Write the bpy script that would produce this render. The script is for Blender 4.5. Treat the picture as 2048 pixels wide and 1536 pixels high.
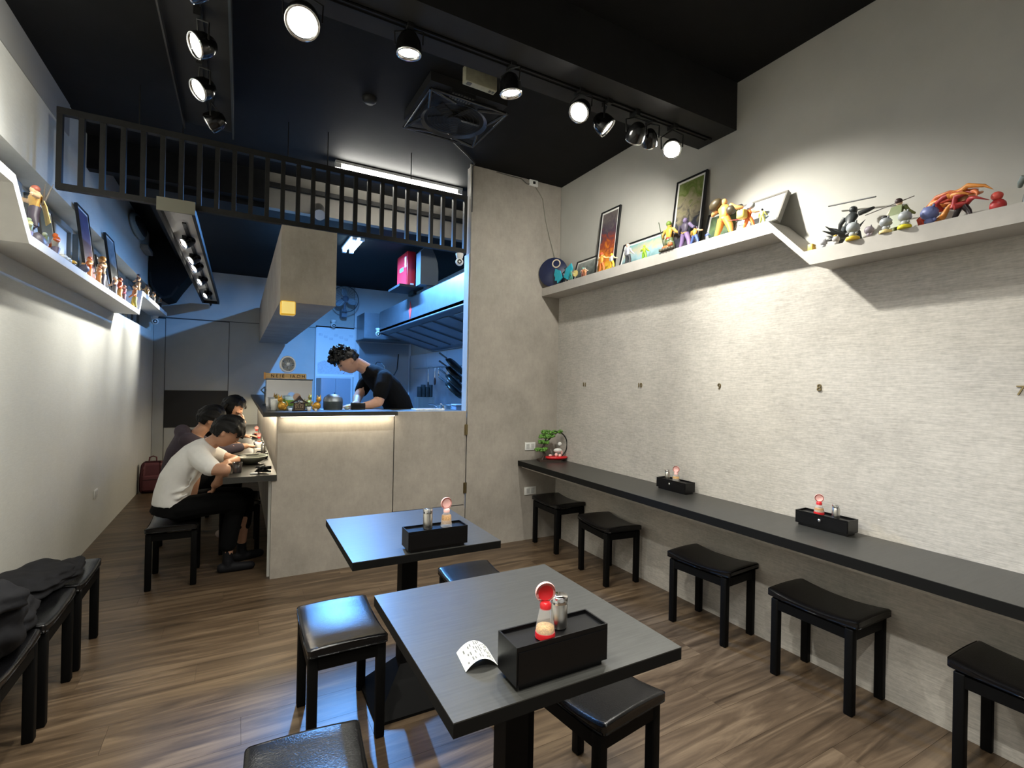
import bpy, bmesh, math, random
from mathutils import Vector, Matrix, Euler
random.seed(7)
for o in list(bpy.data.objects): bpy.data.objects.remove(o)
S = bpy.context.scene
COL = S.collection
PI = math.pi
def R(d): return math.radians(d)

# ---------------------------------------------------------------- camera
H = 1.42
yaw, pitch, roll, FPX = 0.503387, 0.00227, 0.0202, 988.07
cy, sy, cp, sp, cr, sr = math.cos(yaw), math.sin(yaw), math.cos(pitch), math.sin(pitch), math.cos(roll), math.sin(roll)
fw = Vector((sy*cp, cy*cp, sp)); rt = Vector((cy, -sy, 0)); up = rt.cross(fw)
r2 = rt*cr + up*sr; u2 = -rt*sr + up*cr
cd = bpy.data.cameras.new('camera'); cam = bpy.data.objects.new('camera', cd); COL.objects.link(cam)
cd.sensor_width = 36; cd.lens = FPX/2048*36; cd.clip_start = .02
cam.matrix_world = Matrix(((r2.x, u2.x, -fw.x, 0), (r2.y, u2.y, -fw.y, 0), (r2.z, u2.z, -fw.z, H), (0, 0, 0, 1)))
S.camera = cam
# ---------------------------------------------------------------- world, exposure
w = bpy.data.worlds.new('world'); S.world = w; w.use_nodes = True
w.node_tree.nodes['Background'].inputs[0].default_value = (.6, .7, .9, 1)
w.node_tree.nodes['Background'].inputs[1].default_value = .03
S.view_settings.view_transform = 'Standard'; S.view_settings.look = 'None'
S.view_settings.gamma = 1; S.view_settings.use_curve_mapping = False
S.view_settings.exposure = 0.62
WARM = (1.0, .93, .78); NEUT = (1.0, .975, .89); BLUE = (.12, .40, 1.0)
SPOT_W, SPOT_BIG = 44, 72     # watts of the ceiling spots
KITCHEN_W = 185                # kitchen tube light
TUBE_W = 7                    # tube behind the grille
LED_W = 5                     # under-counter strips

# ---------------------------------------------------------------- materials
def nmat(name):
    m = bpy.data.materials.new(name); m.use_nodes = True
    return m, m.node_tree, m.node_tree.nodes['Principled BSDF']
def mat(name, col, rough=.5, metal=0, var=0, scale=8, bump=0, stretch=(1, 1, 1), emit=None, es=0, alpha=None, spec=None, trans=0, bscale=None, world=True, coat=0):
    m, nt, b = nmat(name); N = nt.nodes; L = nt.links
    b.inputs['Base Color'].default_value = (*col, 1)
    b.inputs['Roughness'].default_value = rough; b.inputs['Metallic'].default_value = metal
    if spec is not None: b.inputs['Specular IOR Level'].default_value = spec
    if trans: b.inputs['Transmission Weight'].default_value = trans
    if alpha is not None: b.inputs['Alpha'].default_value = alpha
    if coat: b.inputs['Coat Weight'].default_value = coat; b.inputs['Coat Roughness'].default_value = .15
    if emit: b.inputs['Emission Color'].default_value = (*emit, 1); b.inputs['Emission Strength'].default_value = es
    if var or bump:
        if world: g = N.new('ShaderNodeNewGeometry'); src = g.outputs['Position']
        else: g = N.new('ShaderNodeTexCoord'); src = g.outputs['Object']
        mp = N.new('ShaderNodeMapping'); mp.inputs['Scale'].default_value = stretch; L.new(src, mp.inputs[0])
        nz = N.new('ShaderNodeTexNoise'); nz.inputs['Scale'].default_value = scale; nz.inputs['Detail'].default_value = 5; nz.inputs['Roughness'].default_value = .6
        L.new(mp.outputs[0], nz.inputs[0])
        if var:
            rp = N.new('ShaderNodeValToRGB'); rp.color_ramp.elements[0].position = .3; rp.color_ramp.elements[1].position = .7
            rp.color_ramp.elements[0].color = (*[max(0, c*(1-var)) for c in col], 1); rp.color_ramp.elements[1].color = (*[min(1, c*(1+var)) for c in col], 1)
            L.new(nz.outputs[0], rp.inputs[0]); L.new(rp.outputs[0], b.inputs['Base Color'])
        if bump:
            bp = N.new('ShaderNodeBump'); bp.inputs['Strength'].default_value = bump; bp.inputs['Distance'].default_value = .003
            if bscale:
                n2 = N.new('ShaderNodeTexNoise'); n2.inputs['Scale'].default_value = bscale; n2.inputs['Detail'].default_value = 4; L.new(mp.outputs[0], n2.inputs[0]); L.new(n2.outputs[0], bp.inputs['Height'])
            else: L.new(nz.outputs[0], bp.inputs['Height'])
            L.new(bp.outputs[0], b.inputs['Normal'])
    return m
def fabric_wall(name, col, amt, big, coarse=True, streak=(1, 1, 14)):
    # woven wallpaper: fine horizontal slubs over broad cloudy mottling
    m, nt, b = nmat(name); N = nt.nodes; L = nt.links
    g = N.new('ShaderNodeNewGeometry')
    mp = N.new('ShaderNodeMapping'); mp.inputs['Scale'].default_value = streak; L.new(g.outputs['Position'], mp.inputs[0])
    n1 = N.new('ShaderNodeTexNoise'); n1.inputs['Scale'].default_value = 16; n1.inputs['Detail'].default_value = 6; n1.inputs['Roughness'].default_value = .65; L.new(mp.outputs[0], n1.inputs[0])
    n2 = N.new('ShaderNodeTexNoise'); n2.inputs['Scale'].default_value = 3.2; n2.inputs['Detail'].default_value = 7; n2.inputs['Roughness'].default_value = .7; L.new(g.outputs['Position'], n2.inputs[0])
    n3 = N.new('ShaderNodeTexNoise'); n3.inputs['Scale'].default_value = 60; n3.inputs['Detail'].default_value = 3; L.new(g.outputs['Position'], n3.inputs[0])
    a = N.new('ShaderNodeMath'); a.operation = 'MULTIPLY_ADD'; a.inputs[1].default_value = amt; L.new(n1.outputs[0], a.inputs[0])
    c = N.new('ShaderNodeMath'); c.operation = 'MULTIPLY'; c.inputs[1].default_value = big; L.new(n2.outputs[0], c.inputs[0]); L.new(c.outputs[0], a.inputs[2])
    d = N.new('ShaderNodeMath'); d.operation = 'MULTIPLY_ADD'; d.inputs[1].default_value = amt*.35; L.new(n3.outputs[0], d.inputs[0]); L.new(a.outputs[0], d.inputs[2])
    k = 1-(amt*1.35+big)*.5
    e = N.new('ShaderNodeMath'); e.operation = 'ADD'; e.inputs[1].default_value = k; L.new(d.outputs[0], e.inputs[0])
    mx = N.new('ShaderNodeVectorMath'); mx.operation = 'SCALE'; mx.inputs[0].default_value = col; L.new(e.outputs[0], mx.inputs['Scale'])
    L.new(mx.outputs[0], b.inputs['Base Color']); b.inputs['Roughness'].default_value = .8; b.inputs['Specular IOR Level'].default_value = .25
    bp = N.new('ShaderNodeBump'); bp.inputs['Strength'].default_value = .25; bp.inputs['Distance'].default_value = .002; L.new(n1.outputs[0], bp.inputs['Height']); L.new(bp.outputs[0], b.inputs['Normal'])
    return m
M = {}
M['wallpaper'] = fabric_wall('wallpaper', (.455, .43, .39), .95, .55)
M['paint'] = mat('wall_paint', (.46, .45, .41), .7, var=.05, scale=3, bump=.1, bscale=90)
M['leftwall'] = fabric_wall('left_wallpaper', (.60, .60, .555), .22, .12)
M['whitewall'] = mat('white_wall', (.66, .66, .63), .7, var=.03, scale=4, bump=.1, bscale=80)
M['concrete'] = fabric_wall('concrete_panel', (.335, .305, .265), .25, .85, streak=(3, 3, 1))
M['backwall'] = mat('back_wall', (.42, .43, .41), .6, var=.04, scale=4)
M['kitchwall'] = mat('kitchen_wall', (.62, .66, .68), .45, var=.04, scale=3)
M['black_ceil'] = mat('black_ceiling', (.005, .0051, .0052), .75, var=.3, scale=5, bump=.15, bscale=60, spec=.2)
M['soffit'] = mat('soffit', (.016, .016, .016), .65, var=.2, scale=6, spec=.3)
M['iron'] = mat('black_iron', (.010, .010, .0095), .6, var=.2, scale=30, spec=.3)
M['shelf'] = mat('shelf_laminate', (.44, .415, .38), .6, var=.06, scale=12)
M['shelfw'] = mat('shelf_laminate_left', (.56, .545, .51), .6, var=.04, scale=12)
M['top'] = None
def dark_top(name, c1, c2, rough):
    m, nt, b = nmat(name); N = nt.nodes; L = nt.links
    g = N.new('ShaderNodeNewGeometry'); mp = N.new('ShaderNodeMapping'); mp.inputs['Scale'].default_value = (3, 45, 3); L.new(g.outputs['Position'], mp.inputs[0])
    n = N.new('ShaderNodeTexNoise'); n.inputs['Scale'].default_value = 3; n.inputs['Detail'].default_value = 6; n.inputs['Roughness'].default_value = .6; L.new(mp.outputs[0], n.inputs[0])
    rp = N.new('ShaderNodeValToRGB'); rp.color_ramp.elements[0].position = .35; rp.color_ramp.elements[1].position = .68
    rp.color_ramp.elements[0].color = (*c1, 1); rp.color_ramp.elements[1].color = (*c2, 1); L.new(n.outputs[0], rp.inputs[0]); L.new(rp.outputs[0], b.inputs['Base Color'])
    b.inputs['Roughness'].default_value = rough
    bp = N.new('ShaderNodeBump'); bp.inputs['Strength'].default_value = .12; bp.inputs['Distance'].default_value = .001; L.new(n.outputs[0], bp.inputs['Height']); L.new(bp.outputs[0], b.inputs['Normal'])
    return m
M['top'] = dark_top('table_laminate', (.036, .036, .033), (.052, .052, .048), .36)
M['bartop'] = dark_top('bar_laminate', (.026, .026, .023), (.038, .037, .033), .36)
M['edge'] = mat('black_edge', (.004, .004, .0037), .6, spec=.18)
M['tabmetal'] = mat('black_pedestal', (.002, .002, .002), .6, spec=.13)
M['leather'] = mat('black_leather', (.0035, .0035, .004), .24, bump=.25, bscale=220, scale=20)
M['leg'] = mat('stool_leg', (.0015, .0015, .0015), .6, spec=.13)
M['blackplastic'] = mat('caddy_black', (.0025, .0025, .003), .32, spec=.35)
M['steel'] = mat('brushed_steel', (.58, .56, .52), .28, 1, var=.12, scale=30, stretch=(1, 1, .1))
M['chrome'] = mat('chrome', (.8, .8, .8), .08, 1)
M['red'] = mat('red_plastic', (.55, .015, .02), .3)
M['pink'] = mat('pink_translucent', (.86, .50, .46), .35, spec=.5)
M['clear'] = mat('frosted_clear', (.85, .83, .8), .25, alpha=.22)
M['sesame'] = mat('sesame', (.48, .28, .09), .7, var=.5, scale=250, bump=.6)
M['pepper'] = mat('brown_spice', (.30, .17, .07), .8, var=.4, scale=250)
M['paper'] = mat('white_paper', (.55, .56, .51), .7)
M['ink'] = mat('grey_ink', (.13, .13, .12), .8)
M['hoodsteel'] = mat('hood_steel', (.27, .30, .33), .42, .9, var=.10, scale=6)
M['darksteel'] = mat('dark_steel', (.10, .12, .13), .4, .8)
M['white'] = mat('white_plastic', (.75, .75, .72), .4)
M['redbox'] = mat('red_enamel', (.55, .02, .03), .3, coat=.5)
M['yellow'] = mat('yellow_plastic', (.75, .42, .02), .35, emit=(1, .6, .04), es=.25)
M['gold'] = mat('gold_paint', (.65, .34, .05), .35, .5, var=.3, scale=60)
M['wood'] = mat('light_wood', (.55, .36, .15), .5, var=.2, scale=10, stretch=(1, 1, 12))
M['darkwood'] = mat('dark_wood', (.035, .02, .014), .5)
M['skin'] = mat('skin', (.50, .27, .17), .5, var=.08, scale=15)
M['hair'] = mat('black_hair', (.0022, .0018, .0016), .55, var=.3, scale=80, bump=.5, spec=.3)
M['tshirt'] = mat('white_cotton', (.80, .79, .76), .85, var=.03, scale=20, bump=.3, bscale=25)
M['hoodie'] = mat('mauve_hoodie', (.05, .038, .052), .9, bump=.3, bscale=30)
M['blackcloth'] = mat('black_cloth', (.0022, .0022, .0025), .9, spec=.15, bump=.3, bscale=30)
M['sweater'] = mat('dark_sweater', (.006, .005, .005), .9, spec=.15)
M['shoe'] = mat('dark_shoe', (.004, .004, .006), .7, spec=.3)
M['jacket'] = mat('charcoal_jacket', (.008, .008, .0095), .8, spec=.2, var=.3, scale=14, bump=.5, bscale=22)
M['green'] = mat('pine_green', (.10, .24, .035), .6, var=.5, scale=60, bump=.6)
M['frameblk'] = mat('frame_black', (.008, .008, .009), .35)
M['framegrey'] = mat('frame_grey', (.20, .19, .17), .5)
M['mat_board'] = mat('mount_white', (.74, .73, .70), .6)
M['brass'] = mat('aged_brass', (.30, .24, .13), .35, 1)
M['windowpane'] = mat('frosted_pane', (.55, .60, .62), .5)
M['windowframe'] = mat('window_frame', (.17, .175, .165), .5)
M['maroon'] = mat('maroon_bag', (.12, .03, .04), .6)
M['bowlmat'] = mat('grey_bowl', (.11, .12, .10), .35)
M['boxpanel'] = mat('light_box_panel', (.52, .50, .46), .6)
M['boxface'] = mat('light_box_face', (.17, .165, .125), .6)
def emis(name, col, s):
    m, nt, b = nmat(name); b.inputs['Base Color'].default_value = (*col, 1); b.inputs['Emission Color'].default_value = (*col, 1); b.inputs['Emission Strength'].default_value = s; return m
M['bulb'] = emis('spot_bulb', (1, .96, .86), 28)
M['bulboff'] = emis('spot_bulb_side', (1, .97, .9), 6)
M['tube'] = emis('white_tube', (1, .98, .90), 9)
M['tubeblue'] = emis('kitchen_tube', (.50, .80, 1.0), 14)
M['led'] = emis('led_strip', (1, .86, .62), 5)
PLAIN = {}
def C(r, g, b, rough=.45):
    k = (round(r, 2), round(g, 2), round(b, 2), rough)
    if k not in PLAIN: PLAIN[k] = mat('paint_%d' % len(PLAIN), (r, g, b), rough, var=.12, scale=40)
    return PLAIN[k]

# ---------------------------------------------------------------- mesh builder
class MB:
    def __init__(s): s.v = []; s.f = []; s.sm = []
    def add(s, vs, fs, smooth=False, T=None):
        n = len(s.v)
        for p in vs:
            p = Vector(p)
            if T is not None: p = T @ p
            s.v.append(p)
        for f in fs: s.f.append([i+n for i in f]); s.sm.append(smooth)
        return s
    def box(s, x0, x1, y0, y1, z0, z1, T=None):
        vs = [(x, y, z) for x in (x0, x1) for y in (y0, y1) for z in (z0, z1)]
        return s.add(vs, [(0, 1, 3, 2), (4, 6, 7, 5), (0, 4, 5, 1), (2, 3, 7, 6), (0, 2, 6, 4), (1, 5, 7, 3)], False, T)
    def rbox(s, x0, x1, y0, y1, z0, z1, r=.01, seg=3, T=None, smooth=True, f=None):
        bm = bmesh.new(); bmesh.ops.create_cube(bm, size=1)
        for v in bm.verts: v.co = Vector(((x0+x1)/2+v.co.x*(x1-x0), (y0+y1)/2+v.co.y*(y1-y0), (z0+z1)/2+v.co.z*(z1-z0)))
        if f: bmesh.ops.subdivide_edges(bm, edges=bm.edges[:], cuts=7, use_grid_fill=True)
        ed = [e for e in bm.edges if len(e.link_faces) == 2 and e.calc_face_angle() > .5] if f else bm.edges[:]
        bmesh.ops.bevel(bm, geom=ed, offset=r, segments=seg, profile=.5, affect='EDGES')
        bm.verts.ensure_lookup_table()
        if f:
            for v in bm.verts: v.co = Vector(f(v.co))
        s.add([v.co.copy() for v in bm.verts], [[v.index for v in fc.verts] for fc in bm.faces], smooth, T); bm.free(); return s
    def lathe(s, prof, n=20, T=None, smooth=True, cap=True):
        vs = []; fs = []
        for r, z in prof:
            for k in range(n): a = 2*PI*k/n; vs.append((r*math.cos(a), r*math.sin(a), z))
        for i in range(len(prof)-1):
            for k in range(n): a = i*n+k; b = i*n+(k+1) % n; fs.append((a, b, b+n, a+n))
        s.add(vs, fs, smooth, T)
        if cap:
            if prof[0][0] > 1e-5: s.add([vs[k] for k in range(n)], [tuple(reversed(range(n)))], False, T)
            if prof[-1][0] > 1e-5: s.add([vs[(len(prof)-1)*n+k] for k in range(n)], [tuple(range(n))], False, T)
        return s
    def tube(s, pts, rad, n=8, T=None, smooth=True):
        pts = [Vector(p) for p in pts]; rads = rad if isinstance(rad, (list, tuple)) else [rad]*len(pts)
        vs = []; fs = []; prev = None
        for i, p in enumerate(pts):
            d = (pts[min(i+1, len(pts)-1)]-pts[max(i-1, 0)]).normalized()
            a = d.cross(Vector((0, 0, 1))) if abs(d.z) < .95 else d.cross(Vector((1, 0, 0)))
            if prev is not None:
                a2 = prev - d*prev.dot(d)
                if a2.length > 1e-4: a = a2
            a.normalize(); b = d.cross(a); prev = a
            for k in range(n):
                t = 2*PI*k/n; vs.append(p+(a*math.cos(t)+b*math.sin(t))*rads[i])
        for i in range(len(pts)-1):
            for k in range(n): q = i*n+k; w_ = i*n+(k+1) % n; fs.append((q, w_, w_+n, q+n))
        s.add(vs, fs, smooth, T); m = (len(pts)-1)*n
        s.add([vs[k] for k in range(n)], [tuple(reversed(range(n)))], False, T); s.add([vs[m+k] for k in range(n)], [tuple(range(n))], False, T)
        return s
    def ell(s, c, r, sub=2, T=None, f=None, rot=None):
        bm = bmesh.new(); bmesh.ops.create_icosphere(bm, subdivisions=sub, radius=1)
        if not hasattr(r, '__len__'): r = (r, r, r)
        Q = Euler(rot).to_matrix() if rot else Matrix.Identity(3)
        vs = []
        for v in bm.verts:
            p = v.co.copy()
            if f: p = Vector(f(p))
            p = Q @ Vector((p.x*r[0], p.y*r[1], p.z*r[2])) + Vector(c); vs.append(p)
        s.add(vs, [[v.index for v in fc.verts] for fc in bm.faces], True, T); bm.free(); return s
    def prism(s, poly, a0, a1, axis='x', T=None, smooth=False):
        # poly: 2D outline in the two other axes, extruded from a0 to a1
        n = len(poly)
        def P(u, v, a): return {'x': (a, u, v), 'y': (u, a, v), 'z': (u, v, a)}[axis]
        vs = [P(u, v, a0) for u, v in poly]+[P(u, v, a1) for u, v in poly]
        fs = [tuple(reversed(range(n))), tuple(range(n, 2*n))]+[(i, (i+1) % n, n+(i+1) % n, n+i) for i in range(n)]
        return s.add(vs, fs, smooth, T)
    def mesh(s, name, m):
        me = bpy.data.meshes.new(name); me.from_pydata([tuple(v) for v in s.v], [], s.f)
        me.polygons.foreach_set('use_smooth', s.sm); me.update()
        bm = bmesh.new(); bm.from_mesh(me); bmesh.ops.recalc_face_normals(bm, faces=bm.faces[:]); bm.to_mesh(me); bm.free()
        if m: me.materials.append(m)
        return me
    def build(s, name, m, parent=None, loc=None, rot=None):
        o = bpy.data.objects.new(name, s.mesh(name, m)); COL.objects.link(o)
        if parent: o.parent = parent
        if loc: o.location = loc
        if rot: o.rotation_euler = rot
        return o
def tag(o, label=None, cat=None, group=None, kind=None):
    if label: o['label'] = label
    if cat: o['category'] = cat
    if group: o['group'] = group
    if kind: o['kind'] = kind
    return o
def thing(name, label, cat, loc=(0, 0, 0), rz=0, group=None, rot=None):
    o = bpy.data.objects.new(name, None); COL.objects.link(o); o.location = loc; o.rotation_euler = rot or (0, 0, rz)
    o.empty_display_size = .05
    return tag(o, label, cat, group)
def struct(o): return tag(o, kind='structure')
def copy_tree(o, parent=None):
    c = o.copy(); COL.objects.link(c)
    if parent: c.parent = parent
    for ch in list(o.children): copy_tree(ch, c)
    return c
def TR(loc=(0, 0, 0), rot=(0, 0, 0), sc=1):
    return Matrix.Translation(loc) @ Euler(rot).to_matrix().to_4x4() @ (Matrix.Diagonal((*((sc,)*3 if not hasattr(sc, '__len__') else sc), 1)))
def align(d, loc=(0, 0, 0)):      # local +z points along d
    q = Vector(d).to_track_quat('Z', 'Y'); return Matrix.Translation(loc) @ q.to_matrix().to_4x4()

XL, XR, YF, YB, ZC, ZK = -1.08, 2.65, -1.6, 8.54, 3.31, 3.0
CF = 3.91   # plane of the counter front and the partition

# ================================================================ SETTING
# floor: planks laid across the room
flo = MB().box(XL-.05, XR+.05, YF, YB, -.03, -.004).build('floor', mat('floor_base', (.02, .014, .01), .8)); struct(flo)
def floor_mat():
    m, nt, b = nmat('walnut_plank'); N = nt.nodes; L = nt.links
    g = N.new('ShaderNodeNewGeometry'); oi = N.new('ShaderNodeObjectInfo')
    ad = N.new('ShaderNodeVectorMath'); ad.operation = 'MULTIPLY_ADD'; ad.inputs[1].default_value = (0, 0, 0)
    rv = N.new('ShaderNodeCombineXYZ'); L.new(oi.outputs['Random'], rv.inputs[0]); L.new(oi.outputs['Random'], rv.inputs[2])
    sc = N.new('ShaderNodeVectorMath'); sc.operation = 'SCALE'; sc.inputs['Scale'].default_value = .25; L.new(rv.outputs[0], sc.inputs[0])
    av = N.new('ShaderNodeVectorMath'); av.operation = 'ADD'; L.new(g.outputs['Position'], av.inputs[0]); L.new(sc.outputs[0], av.inputs[1])
    mp = N.new('ShaderNodeMapping'); mp.inputs['Scale'].default_value = (.8, 9, 1); L.new(av.outputs[0], mp.inputs[0])
    n1 = N.new('ShaderNodeTexNoise'); n1.inputs['Scale'].default_value = 1.6; n1.inputs['Detail'].default_value = 8; n1.inputs['Roughness'].default_value = .6; n1.inputs['Distortion'].default_value = 1.1; L.new(mp.outputs[0], n1.inputs[0])
    rp = N.new('ShaderNodeValToRGB'); E_ = rp.color_ramp.elements
    E_[0].position = .32; E_[0].color = (.034, .022, .0125, 1); E_[1].position = .70; E_[1].color = (.185, .130, .079, 1)
    e = E_.new(.5); e.color = (.088, .058, .034, 1); L.new(n1.outputs[0], rp.inputs[0])
    hs = N.new('ShaderNodeHueSaturation'); ml = N.new('ShaderNodeMath'); ml.operation = 'MULTIPLY_ADD'; ml.inputs[1].default_value = .10; ml.inputs[2].default_value = .95; L.new(oi.outputs['Random'], ml.inputs[0])
    L.new(ml.outputs[0], hs.inputs['Value']); L.new(rp.outputs[0], hs.inputs['Color']); L.new(hs.outputs[0], b.inputs['Base Color'])
    b.inputs['Roughness'].default_value = .38
    mp2 = N.new('ShaderNodeMapping'); mp2.inputs['Scale'].default_value = (4, 120, 1); L.new(av.outputs[0], mp2.inputs[0])
    n2 = N.new('ShaderNodeTexNoise'); n2.inputs['Scale'].default_value = 2; L.new(mp2.outputs[0], n2.inputs[0])
    bp = N.new('ShaderNodeBump'); bp.inputs['Strength'].default_value = .15; bp.inputs['Distance'].default_value = .001; L.new(n2.outputs[0], bp.inputs['Height']); L.new(bp.outputs[0], b.inputs['Normal'])
    return m
M['floor'] = floor_mat()
PW, PL = .18, 1.22
pm = {}
row = 0; yy = YF
while yy < YB-.01:
    off = (row*.47) % PL
    x = XL-off
    while x < XR:
        a, b_ = max(x, XL), min(x+PL, XR)
        if yy > 4.2: b_ = min(b_, .30)
        y1 = min(yy+PW, YB)
        if b_-a > .02:
            key = (round(b_-a, 3), round(y1-yy, 3))
            if key not in pm:
                t = MB(); g_ = .0002; ch = .0003; lx, ly = key
                vs = [(g_, g_, -.004), (lx-g_, g_, -.004), (lx-g_, ly-g_, -.004), (g_, ly-g_, -.004), (g_+ch, g_+ch, 0), (lx-g_-ch, g_+ch, 0), (lx-g_-ch, ly-g_-ch, 0), (g_+ch, ly-g_-ch, 0)]
                t.add(vs, [(4, 5, 6, 7), (0, 1, 5, 4), (1, 2, 6, 5), (2, 3, 7, 6), (3, 0, 4, 7)])
                pm[key] = t.mesh('plank', M['floor'])
            o = bpy.data.objects.new('plank', pm[key]); COL.objects.link(o); o.location = (a, yy, 0); o.parent = flo
        x += PL
    yy += PW; row += 1
MB().box(.30, XR, 4.2, YB, -.004, 0).build('kitchen_floor_sheet', mat('kitchen_floor', (.12, .12, .12), .5), flo)

wr = struct(MB().box(XR, XR+.1, YF, YB, 0, ZC+.1).build('wall_right', M['paint']))
MB().prism([(YF, 0), (CF+.02, 0), (CF+.02, 2.30), (1.68, 2.30), (1.46, 2.09), (YF, 2.09)], XR-.004, XR, 'x').build('wallpaper', M['wallpaper'], wr)
# left wall with a window niche above the shelf
wl = MB().box(XL-.25, XL, YF, YB, 0, 2.06)
wl.box(XL-.25, XL, YF, YB, 2.63, ZC+.1)
wl.box(XL-.25, XL-.16, YF, YB, 2.06, 2.63)
for y0, y1 in ((YF, YF+.2), (8.3, YB)): wl.box(XL-.16, XL, y0, y1, 2.06, 2.63)
wl = struct(wl.build('wall_left', M['leftwall']))
for i, (y0, y1) in enumerate(((3.35, 4.1), (4.35, 5.15), (5.4, 6.2), (6.45, 7.25), (7.45, 8.2))):
    wn = struct(MB().box(XL-.16, XL-.12, y0-.04, y0, 2.1, 2.6).box(XL-.16, XL-.12, y1, y1+.04, 2.1, 2.6).box(XL-.16, XL-.12, y0, y1, 2.56, 2.6).box(XL-.16, XL-.12, y0, y1, 2.1, 2.14).build('window_%d' % (i+1), M['windowframe']))
    ym = (y0+y1)/2
    MB().box(XL-.155, XL-.145, y0, ym-.012, 2.14, 2.56).build('pane', M['windowpane'], wn)
    MB().box(XL-.155, XL-.145, ym+.012, y1, 2.14, 2.56).build('pane', M['windowpane'], wn)
    MB().box(XL-.158, XL-.125, ym-.012, ym+.012, 2.14, 2.56).build('mullion', M['windowframe'], wn)
tw = struct(MB().box(XL, XL+.006, YF, 4.52, 3.09, ZC).build('upper_band_1', mat('grey_band', (.27, .27, .26), .7)))  # darker grey strip along the top of the left wall
# front wall behind the camera, back wall
struct(MB().box(XL-.1, XR+.1, YF-.1, YF, 0, ZC+.1).build('wall_front', M['paint']))
wb = struct(MB().box(XL-.25, XR+.1, YB+.012, YB+.1, 0, ZC+.1).build('wall_back', mat('wall_gap', (.05, .05, .05), .8)))
g_ = .004
for x0, x1, z0, z1, m_ in ((XL, -.94, 0, 2.27, 'backwall'), (-.94, -.155, 0, 2.28, 'backwall'), (-.155, 1.055, 0, 2.29, 'backwall'), (1.055, 1.66, 0, 2.33, 'kitchwall'), (1.66, XR, 0, 2.33, 'kitchwall'),
                       (XL, 1.66, 2.29, 3.3, 'backwall'), (1.66, XR, 2.33, 3.3, 'kitchwall')):
    MB().box(x0+g_, x1-g_, YB, YB+.02, z0, z1-g_*2).build('panel', M[m_], wb)
# ceilings
struct(MB().box(XL-.1, XR+.1, YF, 5.0, ZC, ZC+.1).build('ceiling', M['black_ceil']))
struct(MB().box(-.75, XR+.1, 5.08, YB+.1, ZK, ZK+.1).box(XL-.1, -.75, 5.0, YB+.1, ZC, ZC+.1).box(-.75, -.70, 5.08, YB+.1, ZK+.1, ZC+.1).build('ceiling_kitchen', M['black_ceil']))
dk = thing('black_duct', 'large black ventilation duct in the far left ceiling corner', 'duct', (0, 8.2, 0))
MB().prism([(XL+.01, 3.30), (XL+.01, 2.80), (-1.05, 2.64), (-.99, 2.52), (-.905, 2.465), (-.82, 2.50), (-.74, 2.64), (-.61, 2.84), (-.40, 2.93), (-.40, 2.98), (-.76, 2.98), (-.76, 3.30)], -.25, .33, 'y').build('duct_body', M['black_ceil'], dk)
MB().prism([(XL+.011, 2.80), (-1.05, 2.64), (-.99, 2.52), (-.905, 2.465), (-.82, 2.50), (-.74, 2.64), (-.76, 2.66), (-.83, 2.53), (-.905, 2.495), (-.975, 2.545), (-1.03, 2.65), (XL+.03, 2.80)], -.256, -.25, 'y').build('duct_flange', M['iron'], dk)
cbm = struct(MB().box(.20, XR, 5.0, 5.08, ZK-.01, ZC).build('beam_kitchen', mat('beam_beige', (.15, .14, .12), .7, var=.1, scale=4)))
MB().box(XL, .20, 4.99, 5.08, ZK+.05, ZC).build('dark_infill', M['black_ceil'], cbm)
MB().box(.2, XR, 4.96, 5.0, 3.17, 3.21).build('rail', M['iron'], cbm)
struct(MB().box(XL, XR, 2.01, 2.30, 3.017, ZC).build('beam_ceiling', M['soffit']))
tr1 = struct(MB().box(-.35, -.07, YF, 3.88, 3.10, ZC).build('soffit_left', M['soffit']))
MB().box(-.077, -.067, YF, 3.88, 3.055, 3.10).build('trim_strip', M['darksteel'], tr1)
MB().box(-.353, -.345, YF, 3.88, 3.055, 3.10).build('trim_strip', M['soffit'], tr1)
# partition (column) right of the kitchen hatch
pt = struct(MB().box(1.722, XR-.004, CF, CF+.10, 0, ZC).build('wall_partition', M['concrete']))
# hatch jamb lining
MB().box(1.715, 1.722, CF+.02, CF+.12, 1.19, 2.55).build('jamb_lining', M['backwall'], pt)

# ================================================================ SERVICE COUNTER
sc = thing('service_counter', 'grey concrete-look service counter with hinged door and black raised top', 'counter', (0, 0, 0))
MB().box(.245, 1.083, CF, CF+.06, .70, 1.165).box(.212, 1.083, CF, CF+.06, 0, .70).build('front_panel', M['concrete'], sc)
MB().box(.245, .31, CF+.062, 8.45, 0, 1.165).build('side_panel', M['concrete'], sc)
d = MB().box(1.091, 1.700, CF, CF+.04, .388, 1.19).build('door', M['concrete'], sc)
for z in (1.03, .53):
    MB().box(1.695, 1.725, CF-.006, CF+.004, z-.045, z+.045).tube([(1.711, CF-.008, z-.045), (1.711, CF-.008, z+.045)], .006).build('hinge', M['brass'], d)
MB().box(1.085, 1.715, CF+.004, CF+.05, 0, .380).build('kick_panel', M['concrete'], sc)
MB().box(1.702, 1.712, CF+.002, CF+.04, .38, 1.19).build('door_post', M['concrete'], sc)
MB().prism([(.145, 3.79), (1.08, 3.79), (1.08, 4.05), (.56, 4.05), (.56, 8.45), (.145, 8.45)], 1.167, 1.198, 'z').build('raised_top', M['bartop'], sc)
MB().box(.565, 1.083, 4.06, 4.41, 1.15, 1.19).box(1.083, 1.715, CF+.07, 4.41, 1.145, 1.185).build('inner_shelf', M['steel'], sc)
MB().box(.26, 1.075, CF-.05, CF-.035, 1.158, 1.166).build('led_strip', M['led'], sc)
MB().box(.205, .215, 3.95, 8.4, 1.158, 1.166).build('led_strip', M['led'], sc)
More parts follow.
